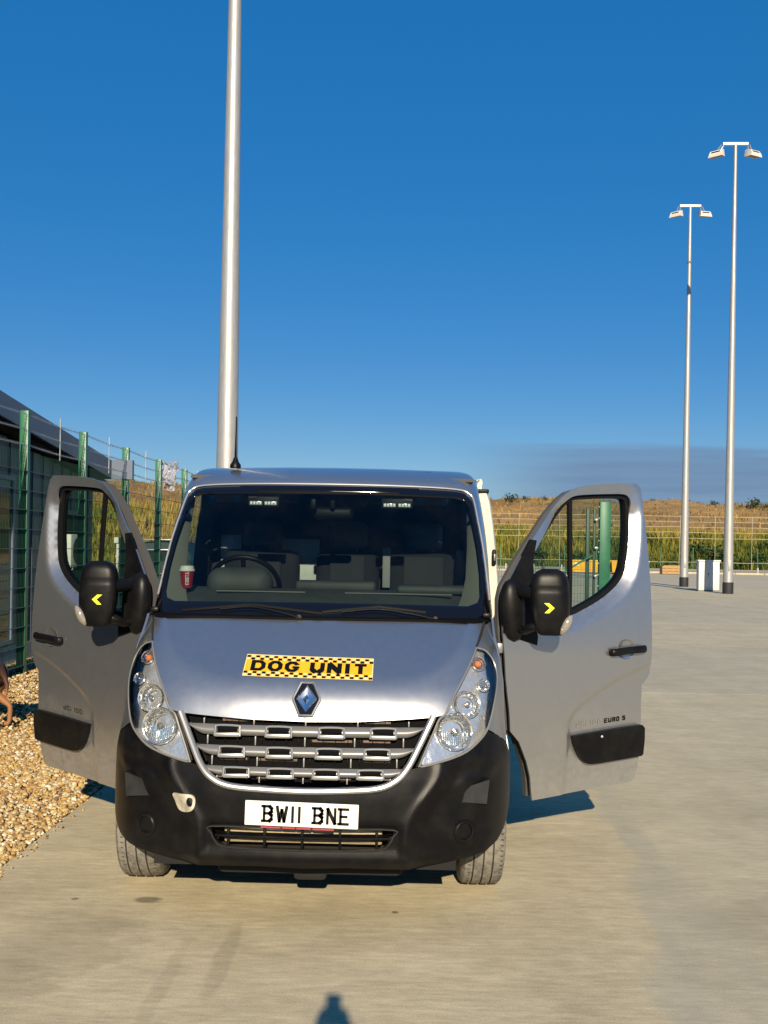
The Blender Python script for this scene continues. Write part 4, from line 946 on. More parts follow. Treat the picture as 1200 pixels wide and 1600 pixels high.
cl_half = [(0,2.095),(.40,2.093),(.74,2.086),(.800,2.068),(.825,2.03),(.845,1.92),(.862,1.80),(.874,1.66),(.872,1.54),(.855,1.497),(.80,1.478),(.5,1.484),(0,1.488)]
def up(name, outer, holes, h, mats, parent, off=0.0, thick=None, smooth=60, tf=None):
    tk = tf or ((lambda x, z: (x, Dw(x, z) + off + thick, z)) if thick else None)
    v, q = patch(outer, holes, h, lambda x, z: (x, Dw(x, z) + off, z), tk)
    return MB().add(v, q).build(name, mats, parent, smooth)
sh_half = [(0,2.290),(.40,2.290),(.72,2.288),(.80,2.282),(.845,2.262),(.872,2.238),(.890,2.205),(.903,2.165),(.921,2.0),(.939,1.80),(.948,1.60),(.952,1.50),(.956,1.425),(.935,1.412)]
wsf = sym(ws_half); edge_r = [p for p in ws_half if p[1] < 1.45][:2]
shell_outer = sym(sh_half + [(.922,1.412)])
# the windscreen opening is open at the foot: run the outline back up along its edge instead of cutting a hole
shell_outer = sh_half + [(.924,1.412)] + [(x + .004, z + .003) for x, z in reversed(ws_half[1:10])] + [(0, 2.157)]
shell_outer = shell_outer + [(-x, z) for x, z in reversed(shell_outer) if x > 1e-6]
def inner(x, z):
    k = ss(.80, .90, abs(x)); return (x * (1 - .03 * k), Dw(x, z) + .045 + .05 * k, z - .01)
shell = up('cab_shell', shell_outer, [], .015, paint, van, 0.0, None, 60, inner)
wsg = up('windscreen', sym(cl_half), [], .05, ws_m, van, -.001, None, 180)
up('frit_border', wsf, [sym(cl_half)], .03, frit_m, wsg, -.002, .004, 180)
top_e = [p for p in cr(ws_half[:10], 5)]; top_e = [(-x, z) for x, z in reversed(top_e)] + top_e[1:]
MB().tube([(x * 1.004, Dw(x * 1.004, z + .004) - .001, z + .004) for x, z in top_e], .0055, 6).build('roof_edge_highlight', mat('highlight_silver', (0.62, 0.62, 0.62), 0.3, metal=.7), shell)  # silver tube added in place of the highlight on the roof's front edge
trimp = MB()
for s in (-1, 1):
    V = []
    for x, z, wd2 in [(.845,2.07,.025),(.862,1.96,.045),(.878,1.80,.065),(.89,1.62,.09),(.885,1.52,.11),(.87,1.46,.12)]:
        y = Dw(x, z); V += [(s * (x + .012), y + .03, z), (s * (x - wd2 * .5), y + .05, z), (s * (x - wd2), y + .10, z)]
    trimp.add(V, [(i*3 + k, i*3 + k + 1, i*3 + 4 + k, i*3 + 3 + k) for i in range(5) for k in range(2)])
trimp.build('pillar_trim', trim_m, shell)
# cowl at the foot of the windscreen, wipers
cp = MB(); V = []; xs3 = np.linspace(-.935, .935, 49)
for x in xs3: V += [(x, D(x, 1.396) + .004, 1.396), (x, D(x, 1.396) + .010, 1.411), (x, Dw(x, 1.418) - .004, 1.418)]
cp.add(V, [(i*3 + k, i*3 + 3 + k, i*3 + 4 + k, i*3 + 1 + k) for i in range(48) for k in range(2)]); cp.build('cowl', matte, van, 40)
cow = MB()
for s in (-1, 1): cow.rbox((s * .897, .835, 1.432), (.045, .05, .028), .01)
cow.build('cowl_end', black, van)
for (xa, xb, zb_, n_) in ((-.10, -.62, 1.452, 0), (.62, .02, 1.452, 1)):
    wp = MB(); ya_ = Dw(xa, 1.415) - .02
    p0 = Vector((xa, Dw(xa, 1.412) - .015, 1.412)); pm_ = Vector(((xa + xb) / 2, Dw((xa + xb) / 2, 1.462) - .028, 1.462)); p1 = Vector((xb, Dw(xb, 1.432) - .02, 1.437))
    wp.tube(cr([p0, p0 * .6 + pm_ * .4 + Vector((0, -.006, .006)), pm_, pm_ * .35 + p1 * .65], 5), .005, 6)
    wp.lathe([(0, -.015), (.016, -.012), (.018, .02)], p0, 'y', 12)
    a = wp.build('wiper', ink, van)
    bl = MB(); bl.tube([(x, Dw(x, 1.44 + .035 * (1 - abs((x - (xa + xb) / 2) / .32))) - .012, 1.432 + .040 * (1 - abs((x - (xa + xb) / 2) / .38))) for x in np.linspace(xa - .05 if n_ else xa + .12, xb + (.0 if n_ else -.12), 12)], .006, 6, flat=(1.4, .6)); bl.build('wiper_blade', ink, a)
MB().rbox((.74, Dw(.74, 1.405) - .02, 1.409), (.062, .012, .010), .002).build('paper_scrap', white_m, van)
# roof behind the nose and load body
sec = [(-.985,.42),(-.995,.9),(-.990,1.2),(-.975,1.5),(-.945,1.85),(-.912,2.12),(-.895,2.19),(-.858,2.243),(-.79,2.280),(-.60,2.298),(-.3,2.305),(0,2.307)]
sec = sec + [(-x, z) for x, z in reversed(sec[:-1])]
def loft(secf, ys, i0=0, i1=None):
    V = []; m = len(sec[i0:i1]); 
    for y in ys: V += [secf(x, y, z) for x, z in sec[i0:i1]]
    return V, [(j*m + k, (j + 1)*m + k, (j + 1)*m + k + 1, j*m + k + 1) for j in range(len(ys) - 1) for k in range(m - 1)]
V, F = loft(lambda x, y, z: (x * (.985 if y < 1.9 else 1), y, z - (.035 if y < 1.75 else .012 if y < 2 else 0)), [1.66, 1.85, 2.1, 3.0, 4.0, 4.9], 5, len(sec) - 5)
MB().add(V, F).build('roof', paint, van, 40)
V, F = loft(lambda x, y, z: (x, y, z), [2.18, 3.0, 4.0, 4.92], 0, 7); bodyL = MB().add(V, F)
V, F = loft(lambda x, y, z: (x, y, z), [3.35, 4.0, 4.92], len(sec) - 7, None); bodyL.add(V, F)
bodyL.add([(x, 4.92, z) for x, z in sec], [tuple(range(len(sec)))]); bodyL.build('load_body', paint, van, 40)
MB().box(-.95, .95, 2.2, 4.9, .40, .46).build('load_floor', dark, van, None)
# pillars behind the doors
for s in (-1, 1):
    V = []
    for x, z in [(.985,.42),(.995,.9),(.990,1.2),(.975,1.5),(.945,1.85),(.912,2.12),(.88,2.2)]: V += [(s * x, 2.12, z), (s * (x - .10), 2.12, z), (s * (x - .10), 2.26, z), (s * x, 2.26, z)]
    MB().add(V, [(i*4 + k, i*4 + (k + 1) % 4, i*4 + 4 + (k + 1) % 4, i*4 + 4 + k) for i in range(6) for k in range(4)]).build('door_pillar', mat('pillar_lining', (0.018, 0.019, 0.022), 0.8), van)
    MB().box(*sorted((s * .80, s * .99)), 1.05, 2.15, .36, .46).build('sill', black, van, None)
# slid-back load door seen edge on
V = []
prof = [(1.085,.46),(1.090,.9),(1.085,1.2),(1.072,1.45),(1.050,1.72),(1.020,1.98),(.995,2.13),(.975,2.19)]
for x, z in prof: V += [(x - .012, 2.62, z), (x + .050, 2.60, z), (x + .065, 2.66, z), (x + .065, 3.75, z), (x - .012, 3.75, z)]
F = [(i*5 + k, i*5 + (k + 1) % 5, i*5 + 5 + (k + 1) % 5, i*5 + 5 + k) for i in range(len(prof) - 1) for k in range(5)] + [(0, 1, 2, 3, 4), tuple(35 + k for k in (4, 3, 2, 1, 0))]
sdo = MB().add(V, F).build('sliding_door', mat('sunlit_silver_edge', (0.70, 0.68, 0.58), 0.5, var=.15, vscale=10), van, 40)  # cream colour paints in the sun on the door's silver edge
MB().rbox((1.087, 2.592, 1.735), (.030, .03, .115), .012).build('latch', ink, sdo); MB().rbox((1.090, 2.578, 1.735), (.014, .012, .05), .005).build('latch_bolt', steel_m, sdo)
MB().tube([(x - .028, 2.60, z) for x, z in prof], .014, 6).build('seal', rubber, sdo)
MB().tube([(x - .050, 2.63, z) for x, z in prof[1:-2]], .006, 6).build('warning_strip', mat('dull_red', (0.28, 0.05, 0.03), 0.6), sdo)
MB().rbox((1.0, 2.64, 2.205), (.09, .07, .03), .008).build('top_guide', ink, sdo)
# weathered bracket on the gutter above the load door
rb = MB(); s = 1
rb.add([(.965, 2.90, 2.215), (1.01, 2.90, 2.215), (1.020, 2.90, 2.29), (1.01, 2.90, 2.315), (.985, 2.90, 2.28), (.965, 2.96, 2.215), (1.01, 2.96, 2.215), (1.020, 2.96, 2.29), (1.01, 2.96, 2.315), (.985, 2.96, 2.28)],
       [(0, 1, 2, 3, 4), (9, 8, 7, 6, 5)] + [(i, (i + 1) % 5, (i + 1) % 5 + 5, i + 5) for i in range(5)])
rb.tube([(.86, 2.93, 2.30), (.94, 2.93, 2.295), (1.01, 2.93, 2.310)], .007, 6); rb.tube([(.87, 2.93, 2.262), (1.0, 2.93, 2.262)], .010, 6)
rb.build('gutter_bracket', mat('weathered_bracket', (0.45, 0.42, 0.34), 0.5, metal=.4, var=.4, vscale=30), van, 25)
an = MB(); an.lathe([(.0, .05), (.012, .045), (.020, .02), (.034, .0), (.034, -.02)], (-.605, 1.62, 2.285), 'z', 16); an.tube([(-.605, 1.62, 2.32), (-.605, 1.622, 2.46), (-.604, 1.625, 2.585)], [.008, .005, .004], 6); an.build('aerial', black, van)

# ---- underside, engine bay, wheels
MB().box(-.72, .72, .17, 4.6, .26, .40).build('underbody', dark, van, None)
ub = MB(); ub.rbox((0.02, .35, .235), (.9, .25, .07), .03); ub.rbox((.02, .30, .195), (.16, .12, .05), .02); ub.rbox((-.2, .9, .24), (.5, .3, .1), .02); ub.build('subframe', dark, van)
MB().box(-.70, .70, .50, 1.02, .40, 1.12).build('engine_bay', dark, van, None)
for s in (-1, 1):
    MB().box(*sorted((s * .70, s * .95)), .42, 1.30, .74, .80).build('arch_liner', dark, van, None)
    MB().box(*sorted((s * .60, s * .705)), .42, 1.30, .30, .80).build('arch_wall', dark, van, None)
def wheel(x, y, s):
    wl = empty('wheel', (x, y, .348), 0, van); wl.rotation_euler = (0, 0, rad(2.0))
    g_ = MB(); W2 = .1125; prof = []; n = 56
    def P(xx, r): prof.append((r, xx))
    P(-.095, .215); P(-W2, .255); P(-W2, .300); P(-.106, .330); P(-.093, .344)
    for gx in (-.052, -.002, .046):
        P(gx - .004, .348); P(gx - .0035, .337); P(gx + .0035, .337); P(gx + .004, .348)
    P(.090, .344); P(.106, .330); P(W2, .300); P(W2, .255); P(.095, .215)
    V = []; 
    for r, h in prof:
        for k in range(n): t_ = 2 * math.pi * k / n; V.append((h, r * math.cos(t_), r * math.sin(t_)))
    F = []; mi = []
    for i in range(len(prof) - 1):
        for k in range(n):
            F.append((i*n + k, i*n + (k + 1) % n, (i + 1)*n + (k + 1) % n, (i + 1)*n + k)); mi.append(1 if (prof[i][0] < .34 and prof[i+1][0] < .34 and abs(prof[i][1]) < .06) else 0)
    g_.add(V, F); g_.mi = mi
    # sipes across the shoulders
    for k in range(72):
        a = 2 * math.pi * k / 72
        for (xa, xb) in ((-.098, -.066), (.062, .096)):
            r0 = .3475; V = []
            for xx, rr in ((xa, r0 - .007), (xb, r0 + .0008)):
                for da in (-.008, .008): V.append((xx, rr * math.cos(a + da), rr * math.sin(a + da)))
            g_.add(V, [(0, 1, 3, 2)], 1)
    g_.build('tyre', [tyre_m, groove_m], wl, 40)
    r_ = MB(); r_.lathe([(.215, -.095), (.205, -.06), (.19, .0), (.12, .03 * s), (.05, .05 * s), (0, .05 * s)], (0, 0, 0), 'x', 32); r_.build('rim', steel_m, wl, 40)
for s in (-1, 1): wheel(s * .872 - (.035 if s < 0 else 0), .84, s); wheel(s * .875, 4.0, s)

# ---- cab interior
V = []; pr_ = [(.72,1.385),(.84,1.455),(.98,1.520),(1.12,1.546),(1.24,1.538),(1.28,1.48),(1.32,.95),(1.1,.5)]
for x in np.linspace(-.88, .88, 33): V += [(x, y + (1.25 * Ww(abs(x) * 1.02) + .02 * ss(.5, .88, abs(x))) * (1 if k < 6 else 0), z) for k, (y, z) in enumerate(pr_)]
MB().add(V, [(i*8 + k, i*8 + 8 + k, i*8 + 9 + k, i*8 + 1 + k) for i in range(32) for k in range(7)]).build('dashboard', dash_m, van, 50)
dd = MB(); dd.rbox((-.50, 1.22, 1.565), (.38, .20, .19), .085, 4); dd.build('instrument_binnacle', dash_m, van, 50)
dd = MB(); dd.rbox((.06, 1.20, 1.563), (.46, .16, .06), .02, 2); dd.rbox((.62, 1.18, 1.552), (.42, .2, .05), .02, 2); dd.build('dash_tray', dash_m, van, 50)
vv = MB(); vv.rbox((-.35, 1.02, 1.531), (.5, .02, .008), .003); vv.rbox((.42, 1.02, 1.531), (.6, .02, .008), .003); vv.build('demist_vent', trim_m, van)
sw = MB(); Rw = Matrix.Rotation(rad(-58), 4, 'X'); cw_ = Vector((-.50, 1.42, 1.545)); sw.tube([cw_ + Rw @ Vector((.205 * math.cos(a), .205 * math.sin(a), 0)) for a in np.linspace(0, 2 * math.pi, 41)[:-1]], .016, 8, closed=True)
for a in (.1, 3.04, 4.71): sw.tube([cw_ + Rw @ Vector((.2 * math.cos(a), .2 * math.sin(a), 0)), cw_ + Rw @ Vector((0, 0, -.03))], .016, 6)
sw.rbox(cw_ + Vector((0, .01, -.01)), (.14, .05, .12), .02); sw.build('steering_wheel', black, van, 50)
for (x, w_, hz) in ((-.50, .50, 0), (.075, .42, 1), (.575, .48, 0)):
    se = empty('seat', (x, 1.9, 0), 0, van)
    MB().rbox((0, -.06, .98), (w_, .52, .20), .06, 3).build('cushion', seat_m, se, 60)
    bk = MB(); Rb = Matrix.Rotation(rad(-12), 4, 'X'); bk.rbox((0, .17, 1.42), (w_, .14, .70), .065, 4, 0, Rb); bk.build('backrest', seat_m, se, 60)
    MB().rbox((0, .095, 1.44), (w_ * .56, .05, .60), .02, 3, 0, Rb).build('backrest_centre', seat_l, se, 60)
    MB().rbox((0, .25, 1.865), (.255, .10, .19), .045, 4, 0, Rb).build('headrest', mat('lightened_headrest', (0.12, 0.122, 0.122), 0.95), se, 60)  # fabric colour lightened so the headrests show in the shaded cab
    for q in (-.06, .06): MB().tube([(q, .22, 1.74), (q, .24, 1.82)], .007, 6).build('headrest_rod', steel_m, se)
sb = MB(); sb.rbox((.335, 1.92, 1.66), (.05, .02, .26), .006); sb.build('seat_belt', mat('belt_grey', (0.25, 0.25, 0.25), 0.7), van)
bh = MB().box(-.93, .93, 2.27, 2.30, .45, 2.26).build('bulkhead', mat('bulkhead_shade', (0.02, 0.021, 0.024), 0.8), van, None)  # white bulkhead coloured dark for the shade in the cab
for x0, x1, z0, z1 in ((-.80, -.66, 1.50, 1.86), (-.385, -.125, 1.35, 1.84), (.30, .37, 1.4, 1.70), (.80, .86, 1.5, 1.78)):
    MB().rbox(((x0 + x1) / 2, 2.255, (z0 + z1) / 2), (x1 - x0, .02, z1 - z0), .008).build('sunlit_patch', pale_m, bh)  # pale patches paint in the light falling on the bulkhead
MB().box(-.93, .93, 1.05, 2.3, .40, .46).build('cab_floor', dark, van, None)
MB().box(-.86, .86, 1.52, 2.27, 2.195, 2.215).build('headlining', mat('headlining_grey', (0.07, 0.07, 0.075), 0.9), van, None)
led = mat('strobe_led', (0.85, 0.85, 0.88), 0.2, emit=((0.9, 0.95, 1.0), 0.10))
for xc in (-.378, .402):
    st = empty('strobe_light', (xc, 0, 0), 0, van); yl_ = Dw(xc, 2.035) + .035
    MB().rbox((0, yl_ + .02, 2.045), (.185, .03, .062), .006).build('housing', ink, st)
    for q in (-.043, .043):
        MB().rbox((q, yl_ + .002, 2.036), (.074, .012, .024), .003).build('lens', mat('strobe_lens', (0.30, 0.31, 0.33), 0.15), st)
        for e in range(4): MB().rbox((q - .027 + e * .018, yl_ - .006, 2.036), (.012, .004, .016), .002).build('led', led, st)
mm = MB(); mm.rbox((.02, 1.40, 1.99), (.24, .05, .07), .03, 3); mm.rbox((.02, 1.36, 2.06), (.03, .05, .10), .01); mm.rbox((-.09, 1.31, 2.04), (.035, .03, .06), .01); mm.build('rear_view_mirror', ink, van)
sv_ = MB()
for xc in (-.46, .46): sv_.rbox((xc, 1.50, 2.10), (.50, .03, .17), .02, 2, 0, Matrix.Rotation(rad(62), 4, 'X'))
sv_.build('sun_visor', mat('visor_dark', (0.02, 0.02, 0.025), 0.8), van)

# ---- cab doors
def cz(z):
    if z > 1.2: return -.10 * ((z - 1.2)) ** 1.4
    if z < .95: return -.05 * ((.95 - z) / .55) ** 2
    return 0.0
ARC = herm([(.487,.793),(.526,.854),(.60,.906),(.672,.947),(.79,1.003),(.904,1.049),(1.104,1.107),(1.2,1.13)])
WA = None
def chamfer(a, z):
    global WA
    if WA is None:
        p = np.array(dens(win_d, .012)); WA = p
    d = math.sqrt(float(((WA - (a, z)) ** 2).sum(1).min()))
    w_ = ss(.30, .52, a) * (1 - .7 * ss(2.0, 2.10, z))
    return -.046 * w_ * max(0.0, 1 - d / .068)
def relief(a, z):
    t_ = min(ARC(max(a, .487)) - z, (a - .487) * 1.2) if a > .40 else -1
    r_ = -.011 * ss(-.014, .016, t_)
    if z > 1.30: r_ += chamfer(a, z)
    return r_
outer_d = [(.004,1.333),(.010,1.511),(.032,1.584),(.134,1.730),(.249,1.868),(.372,2.010),(.470,2.100),(.545,2.148),(.66,2.180),(.80,2.196),(.95,2.206),(1.060,2.208),(1.085,2.185),(1.094,2.11),(1.100,2.0),(1.110,1.80),(1.115,1.60),(1.113,1.344),(1.108,1.15),(1.105,1.052),(1.085,1.022),(1.043,.985),(1.040,.87),(1.046,.75),(1.052,.62),(1.054,.50),(1.040,.408),(1.005,.388),(.80,.383),(.50,.366),(.268,.354),(.250,.42),(.232,.497),(.196,.589),(.133,.707),(.068,.773),(.056,.884),(.028,1.066),(.012,1.247)]
win_d = cr([(.205,1.700),(.262,1.795),(.345,1.905),(.430,2.005),(.500,2.072),(.570,2.112),(.68,2.126),(.83,2.136),(.95,2.140),(.995,2.126),(1.012,2.085),(1.008,1.98),(.990,1.84),(.955,1.695),(.915,1.625),(.850,1.566),(.74,1.500),(.60,1.440),(.48,1.398),(.36,1.37),(.24,1.37),(.206,1.42)], 3, True)
def inset(poly, d):
    n = len(poly); o = []
    for i in range(n):
        a, b = Vector(poly[i - 1]), Vector(poly[(i + 1) % n]); t_ = (b - a).normalized(); nrm = Vector((t_.y, -t_.x)); o.append((poly[i][0] + nrm.x * d, poly[i][1] + nrm.y * d))
    return o
ctr = np.array([[.65, 1.8]])
sgn_in = 1 if abs(inset(win_d, .02)[0][0] - .65) < abs(win_d[0][0] - .65) else -1
win_in = inset(win_d, .026 * sgn_in); win_mid = inset(win_d, .012 * sgn_in)
def make_door(s, th):
    th = rad(th); piv = Vector((s * 1.0 + (.003 if s > 0 else .010), 1.0))
    ax = Vector((s * math.sin(th), math.cos(th))); nn = Vector((s * math.cos(th), -math.sin(th)))
    def dm_(a, z, c=0.0, rel=True):
        cc = cz(z) + (relief(a, z) if rel else 0) + c; p = piv + ax * a + nn * cc
        return (p.x, p.y, z)
    fl = s > 0
    fl = not fl
    def sheet(name, outer, holes, h, mats, parent, c, thick, rel=True, smooth=45):
        v, q = patch(outer, holes, h, lambda a, z: dm_(a, z, c, rel), (lambda a, z: dm_(a, z, c - thick, rel)) if thick else None, flip=not fl if False else (s < 0))
        return MB().add(v, q).build(name, mats, parent, smooth)
    door = sheet('cab_door', outer_d, [win_d], .018, paint, van, 0, .012)
    sheet('inner_panel', inset(outer_d, .012 * (1 if abs(inset(outer_d, .02)[0][0] - .6) < abs(outer_d[0][0] - .6) else -1)), [win_mid], .05, door_in, door, -.066, .030, False)
    sheet('window_seal', win_d, [win_in], .03, rubber, door, -.040, .05, False)
    sheet('window_glass', win_mid, [], .05, side_m, door, -.058, None, False, 180)
    bar = [(.508,1.43),(.532,1.43),(.580,2.10),(.554,2.10)]
    sheet('division_bar', bar, [], .05, rubber, door, -.044, .02, False)
    sail = [(.006,1.325),(.012,1.525),(.036,1.585),(.130,1.720),(.222,1.850),(.262,1.845),(.232,1.74),(.222,1.40),(.245,1.30),(.238,1.250),(.12,1.285)]
    sheet('mirror_base', sail, [], .02, black, door, .006 , .02, False, 60)
    # sail boss
    def pt(a, c, z): return Vector(dm_(a, z, c, False))
    e1 = Vector((s * 1.0, 0, 0)); up_ = Vector((0, 0, 1)); fw = Vector((-s * .18, -1, 0)).normalized()
    bs = MB(); V = []; nz2, na = 18, 20; bc = pt(.070, .008, 1.45); A2 = Vector((ax.x, ax.y, 0)); N2 = Vector((nn.x, nn.y, 0))
    for j in range(nz2 + 1):
        t_ = -1 + 2 * j / nz2; w_ = math.sqrt(max(0, 1 - abs(t_) ** 2.6))
        for k in range(na):
            a_ = 2 * math.pi * k / na; V.append(bc + A2 * (.078 * w_ * math.cos(a_) - .012 * t_) + N2 * (.058 * w_ * math.sin(a_)) + up_ * (.180 * t_))
    bs.add(V, [(j*na + k, j*na + (k + 1) % na, (j + 1)*na + (k + 1) % na, (j + 1)*na + k) for j in range(nz2) for k in range(na)])
    bs.build('mirror_boss', black, door, 80)
    # mirror head
    hc = pt(.190, .20, 1.505); hd = MB(); V = []; rows = 26; cols = 32
    W_ = herm([(0,.55),(.05,.74),(.15,.86),(.35,.97),(.55,1.0),(.72,.98),(.86,.90),(.95,.72),(1.0,.40)])
    for j in range(rows + 1):
        t_ = j / rows; zz_ = -.180 + .362 * t_; wx = .108 * W_(t_); wy = .088 * (W_(t_) ** .8)
        sh = .012 * (t_ - .3)
        if abs(t_ - .70) < .014: wx -= .0035; wy -= .0035
        for k in range(cols):
            a = 2 * math.pi * k / cols; ca, sa = math.cos(a), math.sin(a); ex = .55
            V.append(hc + e1 * (math.copysign(abs(ca) ** ex, ca) * wx - sh) + fw * (math.copysign(abs(sa) ** ex, sa) * wy) + up_ * zz_)
    F = [(j*cols + k, j*cols + (k + 1) % cols, (j + 1)*cols + (k + 1) % cols, (j + 1)*cols + k) for j in range(rows) for k in range(cols)] + [tuple(range(cols))[::-1], tuple(range(rows*cols, rows*cols + cols))]
    if s < 0: F = [f[::-1] for f in F]
    hd.add(V, F); hd.build('mirror_head', black, door, 50)
    am = MB()
    am.tube(cr([pt(.085, .05, 1.565), pt(.085, .085, 1.555), hc + e1 * (-.085) + fw * .03 + up_ * .045, hc + e1 * (-.02) + fw * .05 + up_ * .045], 5), .037, 10, flat=(1.0, .75)); am.build('mirror_arm', black, door, 60)
    am = MB(); am.tube(cr([pt(.10, .05, 1.345), pt(.10, .085, 1.345), hc + e1 * (-.085) + fw * .02 + up_ * (-.135), hc + up_ * (-.14)], 5), .030, 10, flat=(.8, 1.0)); am.build('mirror_arm', black, door, 60)
    ch = MB(); zc_ = -.012
    pts3 = [(-.055, .032), (-.020, .032), (.018, 0), (-.018, -.034), (-.050, -.034), (-.014, 0)]
    fc = lambda x, z, o_: hc + e1 * (x * .78 + .010) + fw * (.083 + o_) + up_ * (z * .82 + zc_ - .016)
    V = [fc(x, z, .0075) for x, z in pts3] + [fc(x, z, -.006) for x, z in pts3]
    ch.add(V, [(0, 5, 2, 1), (5, 4, 3, 2)] + [(i, (i + 1) % 6, (i + 1) % 6 + 6, i + 6) for i in range(6)]); ch.build('chevron_sticker', chev_m, door, None)
    il = MB(); ci = hc + e1 * .088 + fw * .058 + up_ * (-.120); Mi = Matrix(((e1.x, fw.x, 0), (e1.y, fw.y, 0), (0, 0, 1))).to_4x4() @ Matrix.Rotation(rad(28), 4, 'Y')
    il.lathe([(0, -.062), (.012, -.053), (.022, -.027), (.025, .0), (.022, .027), (.011, .053), (0, .062)], ci, 'z', 18, mtx=Mi); il.build('mirror_indicator', mat('indicator_clear', (0.42, 0.38, 0.32), 0.10, metal=.5), door, 60)
    mg = MB(); cm_ = hc - fw * .084; mg.add([cm_ + e1 * x + up_ * z for x, z in ((-.085, -.14), (.085, -.14), (.085, .15), (-.085, .15))], [(0, 1, 2, 3)]); mg.build('mirror_glass', chrome, door, None)
    # handle
    hp = MB(); hp.tube(cr([pt(.775, .006, 1.192), pt(.79, .030, 1.193), pt(.90, .038, 1.203), pt(1.02, .032, 1.207), pt(1.040, .006, 1.207)], 5), .019, 10, flat=(1.15, .55)); hp.build('handle', black, door, 60)
    cu = MB(); V = []; na = 28
    for r_, c_ in ((.058, .0035), (.050, -.001), (.030, -.001), (0.0, -.001)):
        for k in range(na): t_ = 2 * math.pi * k / na; V.append(pt(.900 + r_ * math.cos(t_) * 1.12, c_ + .004, 1.207 + r_ * math.sin(t_)))
    F = [(i*na + k, i*na + (k + 1) % na, (i + 1)*na + (k + 1) % na, (i + 1)*na + k) for i in range(3) for k in range(na)]
    cu.add(V, F); cu.build('handle_cup', paint, door, 60)
    tr_ = cr([(.505,.717),(.60,.724),(.80,.737),(1.019,.748)], 3)[:-1] + [(1.030,.747),(1.052,.728),(1.058,.65),(1.057,.566)] + cr([(1.045,.556),(.85,.545),(.671,.538),(.602,.556),(.552,.612),(.518,.672)], 3)
    sheet('side_moulding', tr_, [], .03, black, door, .022, .030, False, 40)
    lt = MB(); fl_ = lambda a, z: pt(a, .0025 + relief(a, z), z)
    order = lambda x0_, txt, wd_, hh, sw_, mi, z_: None
    def word(txt, a0, wd_, hh, sw_, mi, zf):
        a = a0
        for c_ in txt:
            w2 = {'i': wd_ * .3, '1': wd_ * .35, ' ': wd_ * .4, 'I': wd_ * .35}.get(c_, wd_)
            if c_ != ' ':
                f2 = (lambda x_, z_: fl_(x_, z_ + zf(x_))) if s > 0 else (lambda x_, z_: fl_((a0 + L_) - (x_ - a0), z_ + zf((a0 + L_) - (x_ - a0))))
                glyph(lt, c_, a, 0, w2, hh, sw_, f2, mi)
            a += w2 + wd_ * .28
        return a
    zf = lambda x_: .758 + .055 * (x_ - .5)
    if s > 0:
        L_ = 0; word('dCi 100', .545, .028, .030, .007, 0, zf); word('EURO 5', .755, .024, .028, .0065, 1, zf)
    else:
        L_ = .19; word('dCi 100', .59, .028, .030, .007, 0, zf)
    lt.build('lettering', [chrome, ink], door, None)
    # shut-line hinges
    for z in (.95, 1.24): MB().rbox(pt(.0, -.04, z), (.05, .07, .06), .01).build('hinge', steel_m, door)
    if s > 0: MB().lathe([(0, -.003), (.007, -.002), (.008, .004)], pt(.715, .026, .70), 'y', 12).build('moulding_clip', satin, door)
    return door
dr_ = make_door(1, 60); dl_ = make_door(-1, 53)
dr_['label'] = 'open cab door with engine and emissions lettering, lit paler'; dl_['label'] = 'open cab door on the fence side, in greyer light'

# ================================================================== OTHER THINGS
# ---- takeaway cup on the dashboard
cup = empty('takeaway_cup', (VX - .778, VY + 1.075, 1.541))
red = mat('cup_red', (0.30, 0.012, 0.025), 0.45); lidm = mat('cup_lid', (0.72, 0.72, 0.68), 0.4)
MB().lathe([(0, 0), (.029, 0), (.030, .004), (.0405, .098)], (0, 0, 0), 'z', 28).build('paper_cup', red, cup)
MB().lathe([(.0405, .094), (.044, .096), (.044, .103), (.040, .106), (.0385, .122), (.034, .125), (.032, .120), (0, .120)], (0, 0, 0), 'z', 28).build('lid', lidm, cup)
lt = MB()
def cupf(u, z):     # u runs up the cup, z across it
    r = .0305 + .0105 * (u / .098) + .0006; a = rad(-62) + z / .036; return (r * math.cos(a), r * math.sin(a), u)
u = .018
for ch in 'COSTA': glyph(lt, ch, u, 0, .0125, .020, .0032, lambda x, z: cupf(x, -z), 0); u += .0148
lt.build('cup_lettering', lidm, cup, None)
tag(cup, 'red paper coffee cup with a white lid on the dashboard', 'cup')

# ---- green gate standing open in the yard, seen through the door window
gt = empty('mesh_gate', (4.95, 25.6, 0))
MB().rbox((0.02, 0, 1.52), (.27, .20, 3.06), .012).build('post', green_m, gt)
dgm = mat('dark_green_coat', (0.008, 0.045, 0.026), 0.5)
MB().rbox((-.33, .35, 1.44), (.09, .09, 2.9), .01).build('slam_post', dgm, gt); MB().rbox((-.20, .15, 1.44), (.06, .06, 2.9), .01).build('leaf_stile', dgm, gt)
for z in (.5, 1.2, 1.9, 2.6): MB().rbox((-.17, .02, z), (.09, .05, .06), .01).build('hinge', galv, gt)
for z in np.arange(.4, 3.0, .28): MB().rbox((-.14, -.11, z), (.025, .02, .03), .005).build('bolt', galv, gt)
MB().rbox((.18, -.05, 2.5), (.05, .08, .12), .01).build('lock', dgm, gt)
MB().rbox((-1.45, .15, .12), (2.4, .05, .06), .01).build('bottom_rail', green_m, gt)
MB().tube([(-1.35, .12, 1.05), (-.25, .10, 1.72)], .024, 6).build('brace', green_m, gt); MB().tube([(-2.6, .12, .2), (-1.35, .12, 1.05)], .024, 6).build('brace', green_m, gt)
v, f = wires([((-2.65 + i * .0762, .17, .12), (-2.65 + i * .0762, .17, 1.62)) for i in range(32)] + [((-2.65, .17, z), (-.2, .17, z)) for z in np.arange(.15, 1.65, .2)], .0028)
MB().add(v, f).build('mesh_infill', wire_g, gt, None)
